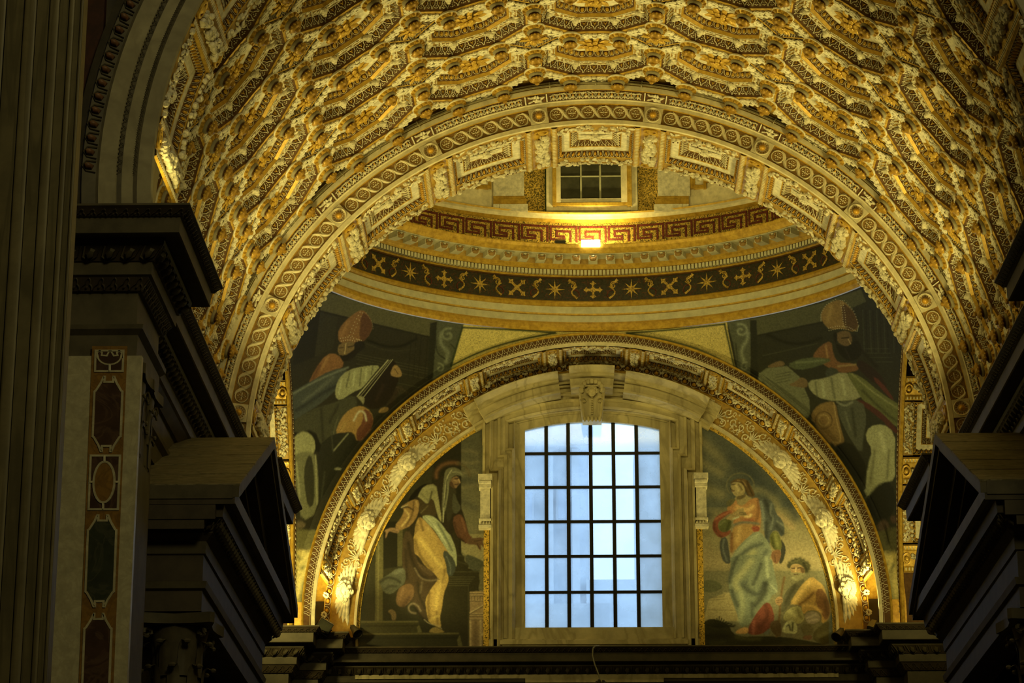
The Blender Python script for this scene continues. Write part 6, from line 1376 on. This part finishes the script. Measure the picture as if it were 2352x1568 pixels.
c.p((42, 40, 25), (712, 1270), (790, 1175), (870, 1160), (895, 1300), (820, 1410), (750, 1370)); c.p((68, 64, 38), (880, 880), (940, 880), (940, 1380), (890, 1320)); c.p((96, 66, 42), (778, 1400), (830, 1368), (862, 1420), (800, 1445)); c.p((94, 60, 40), (850, 1360), (900, 1350), (915, 1390), (870, 1400)); c.p((94, 82, 34), (775, 1450), (945, 1400), (945, 1600), (790, 1600), sm=0); c.s((34, 30, 15), 4, .7, (830, 1410), (850, 1510))
c.tr(0, 0, 1)
c.p((196, 156, 42), (1300, 720), (1668, 720), (1672, 760), (1700, 900), (1300, 900), sm=0); c.p((90, 87, 54), (1670, 738), (1722, 732), (1726, 800), (1722, 865), (1696, 856), (1684, 790), sm=0); c.p((50, 47, 27), (1723, 735), (1738, 735), (1742, 900), (1726, 900), sm=0)
c.s((128, 125, 82), 5, .95, *[(1702+(17-1.9*t)*math.cos(t-2.0), 759+(16-1.8*t)*math.sin(t-2.0)) for t in np.linspace(0, 7.4, 26)]); c.s((128, 125, 82), 7, .9, (1718, 765), (1716, 782), (1706, 795), (1702, 812), (1708, 826)); c.s((126, 122, 80), 4, .9, *[(1711+(11-1.5*t)*math.cos(-t-1.2), 842+(11-1.5*t)*math.sin(-t-1.2)) for t in np.linspace(0, 6, 18)]); c.s((52, 49, 28), 3, .7, (1690, 790), (1694, 830))
for p in (((1440, 765), (1560, 756), (1664, 744)), ((1664, 744), (1672, 780), (1686, 842)), ((1440, 765), (1530, 780), (1620, 806), (1686, 844))): c.s((56, 66, 26), 4, .95, *p)
c.p((196, 156, 48), (2010, 1272), (2110, 1262), (2110, 1460), (2030, 1460), sm=0); c.s((72, 78, 30), 4, .9, (2110, 1276), (2040, 1284), (2056, 1440)); c.s((124, 104, 42), 3, .7, (2034, 1270), (2090, 1264))
cvPR = c
def mixgold(cv):                                            # tarnished tesserae in the gold fields
    g = np.random.default_rng(2); n = g.random(cv.a.shape[:2])
    isg = (cv.a[..., 0] > .42) & (cv.a[..., 2] < .05) & (cv.a[..., 1] > .15)
    k = isg & (n < .10); cv.a[k] *= .45
for cv in (cvPL, cvPR): mixgold(cv)
for nm, t0, t1, cv, lb in (('left', -R_(90), 0, cvPL, 'pendentive mosaic left of the end arch: mitred bishop holding up a book'), ('right', 0, R_(90), cvPR, 'pendentive mosaic right of the end arch: bearded bishop pointing into an open book')):
    n, m = 1150, 300; P = np.array([[pend_point(t, s) for s in np.linspace(0, 1, m)] for t in np.linspace(t0, t1, n)])
    ext = P[:, -1:].copy()                              # the picture runs on flat up to the gilded roll of the end arch
    for i, t in enumerate(np.linspace(t0, t1, n)):
        if abs(math.sin(t)) <= math.cos(t):
            d = np.array([ext[i, 0, 0]-CXE, ext[i, 0, 2]-ZE]); d /= np.linalg.norm(d); ext[i, 0] = (CXE+6.92*d[0], YE+.02, ZE+6.92*d[1])
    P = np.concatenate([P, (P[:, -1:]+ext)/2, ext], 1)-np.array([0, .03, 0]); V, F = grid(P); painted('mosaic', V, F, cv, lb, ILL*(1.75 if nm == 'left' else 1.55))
# ---------------------------------------------------------------- lamps and cable on the cornices
def flood(name, loc, rotm, label, sc=1.0, lit=False):
    root = empty(name, loc); tag(root, label, 'lamp'); root.rotation_euler = rotm
    mb = MB(); V, f = box((-.17*sc, -.06*sc, -.13*sc), (.17*sc, .07*sc, .13*sc)); mb.add(V, f); V, f = box((-.13*sc, .07*sc, -.09*sc), (.13*sc, .11*sc, .09*sc)); mb.add(V, f); mb.build('housing', [M['lampbody']], root, smooth=False)
    mb = MB(); V, f = box((-.15*sc, -.066*sc, -.11*sc), (.15*sc, -.058*sc, .11*sc)); mb.add(V, f); mb.build('lens', [M['lampon'] if lit else M['paneldark']], root, smooth=False)
    mb = MB(); V, f = tube([(-.19*sc, 0, 0), (-.19*sc, .03*sc, -.2*sc), (.19*sc, .03*sc, -.2*sc), (.19*sc, 0, 0)], .014*sc, 4); mb.add(V, f); mb.build('bracket', [M['iron']], root)
    return root
def canlamp(loc, rotm, label):
    root = empty('spotlight', loc); tag(root, label, 'lamp'); root.rotation_euler = rotm
    mb = MB(); V, f = lathe([(0, -.16), (.07, -.16), (.085, -.02), (.13, .12), (.135, .16), (.12, .16)], 14); mb.add(V, f); mb.build('shade', [M['lampbody']], root)
    mb = MB(); V, f = lathe([(0, .10), (.11, .12)], 14); mb.add(V, f); mb.build('lens', [M['iron']], root)
    mb = MB(); V, f = tube([(0, 0, -.15), (0, .05, -.28), (0, .1, -.36)], .018, 5); mb.add(V, f); mb.build('stem', [M['iron']], root)
    return root
p = at(746, 1436, 60.3); flood('floodlight', p, (R_(25), R_(28), R_(20)), 'small black floodlight tilted at the left foot of the end arch', 1.0)
p = at(2003, 1440, 60.6); flood('floodlight', p, (R_(25), R_(-40), R_(60)), 'small black floodlight tilted at the right foot of the end arch', .9)
canlamp(at(816, 1448, 61.3), (R_(35), R_(145), 0), 'round spotlight on a stem at the left corner of the lunette')
canlamp(at(1927, 1455, 61.3), (R_(35), R_(215), 0), 'round spotlight on a stem at the right corner of the lunette')
YD = YFAR-.86; p = at(1357, 559, YFAR-.97)
root = empty('lamp_bar', p); tag(root, 'glowing lamp bar on the dome cornice below the drum window', 'lamp')
mb = MB(); V, f = box((-.225, -.04, -.075), (.225, .05, .08)); mb.add(V, f); mb.build('tube', [M['lampon']], root)
mb = MB(); V, f = box((-.24, .05, -.085), (.24, .09, .03)); mb.add(V, f); mb.build('housing', [M['lampbody']], root, smooth=False)
p = at(1287, 555, YD); flood('floodlight', p, (R_(-60), 0, 0), 'unlit black floodlight on the dome cornice beside the glowing lamp', .75)
cb = MB()
pts = [at(x, y, 60.75+.0*k) for k, (x, y) in enumerate(((1378, 1484), (1369, 1482), (1362, 1488), (1361, 1505), (1366, 1525), (1374, 1545), (1378, 1560)))]
pts[0] = at(1380, 1484, 61.6)
q = np.array(pts); t = np.linspace(0, len(q)-1, 30); q = np.c_[[np.interp(t, np.arange(len(q)), q[:, i]) for i in range(3)]].T
V, f = tube(q, .017, 5); cb.add(V, f); tag(cb.build('cable', [M['cable']]), 'loose grey cable hanging over the cornice below the window', 'cable')
fx = at(1380, 1562, 60.7); mb = MB()
for k in range(7):
    V, f = ell((fx[0]+.1*math.cos(k), fx[1]+.05*math.sin(k*2), fx[2]-.08+.05*math.sin(k)), (.05, .05, .06), 5, 4); mb.add(V, f)
tag(mb.build('carved_boss', [M['darker']]), 'small dark carved knob under the hanging cable', 'ornament')
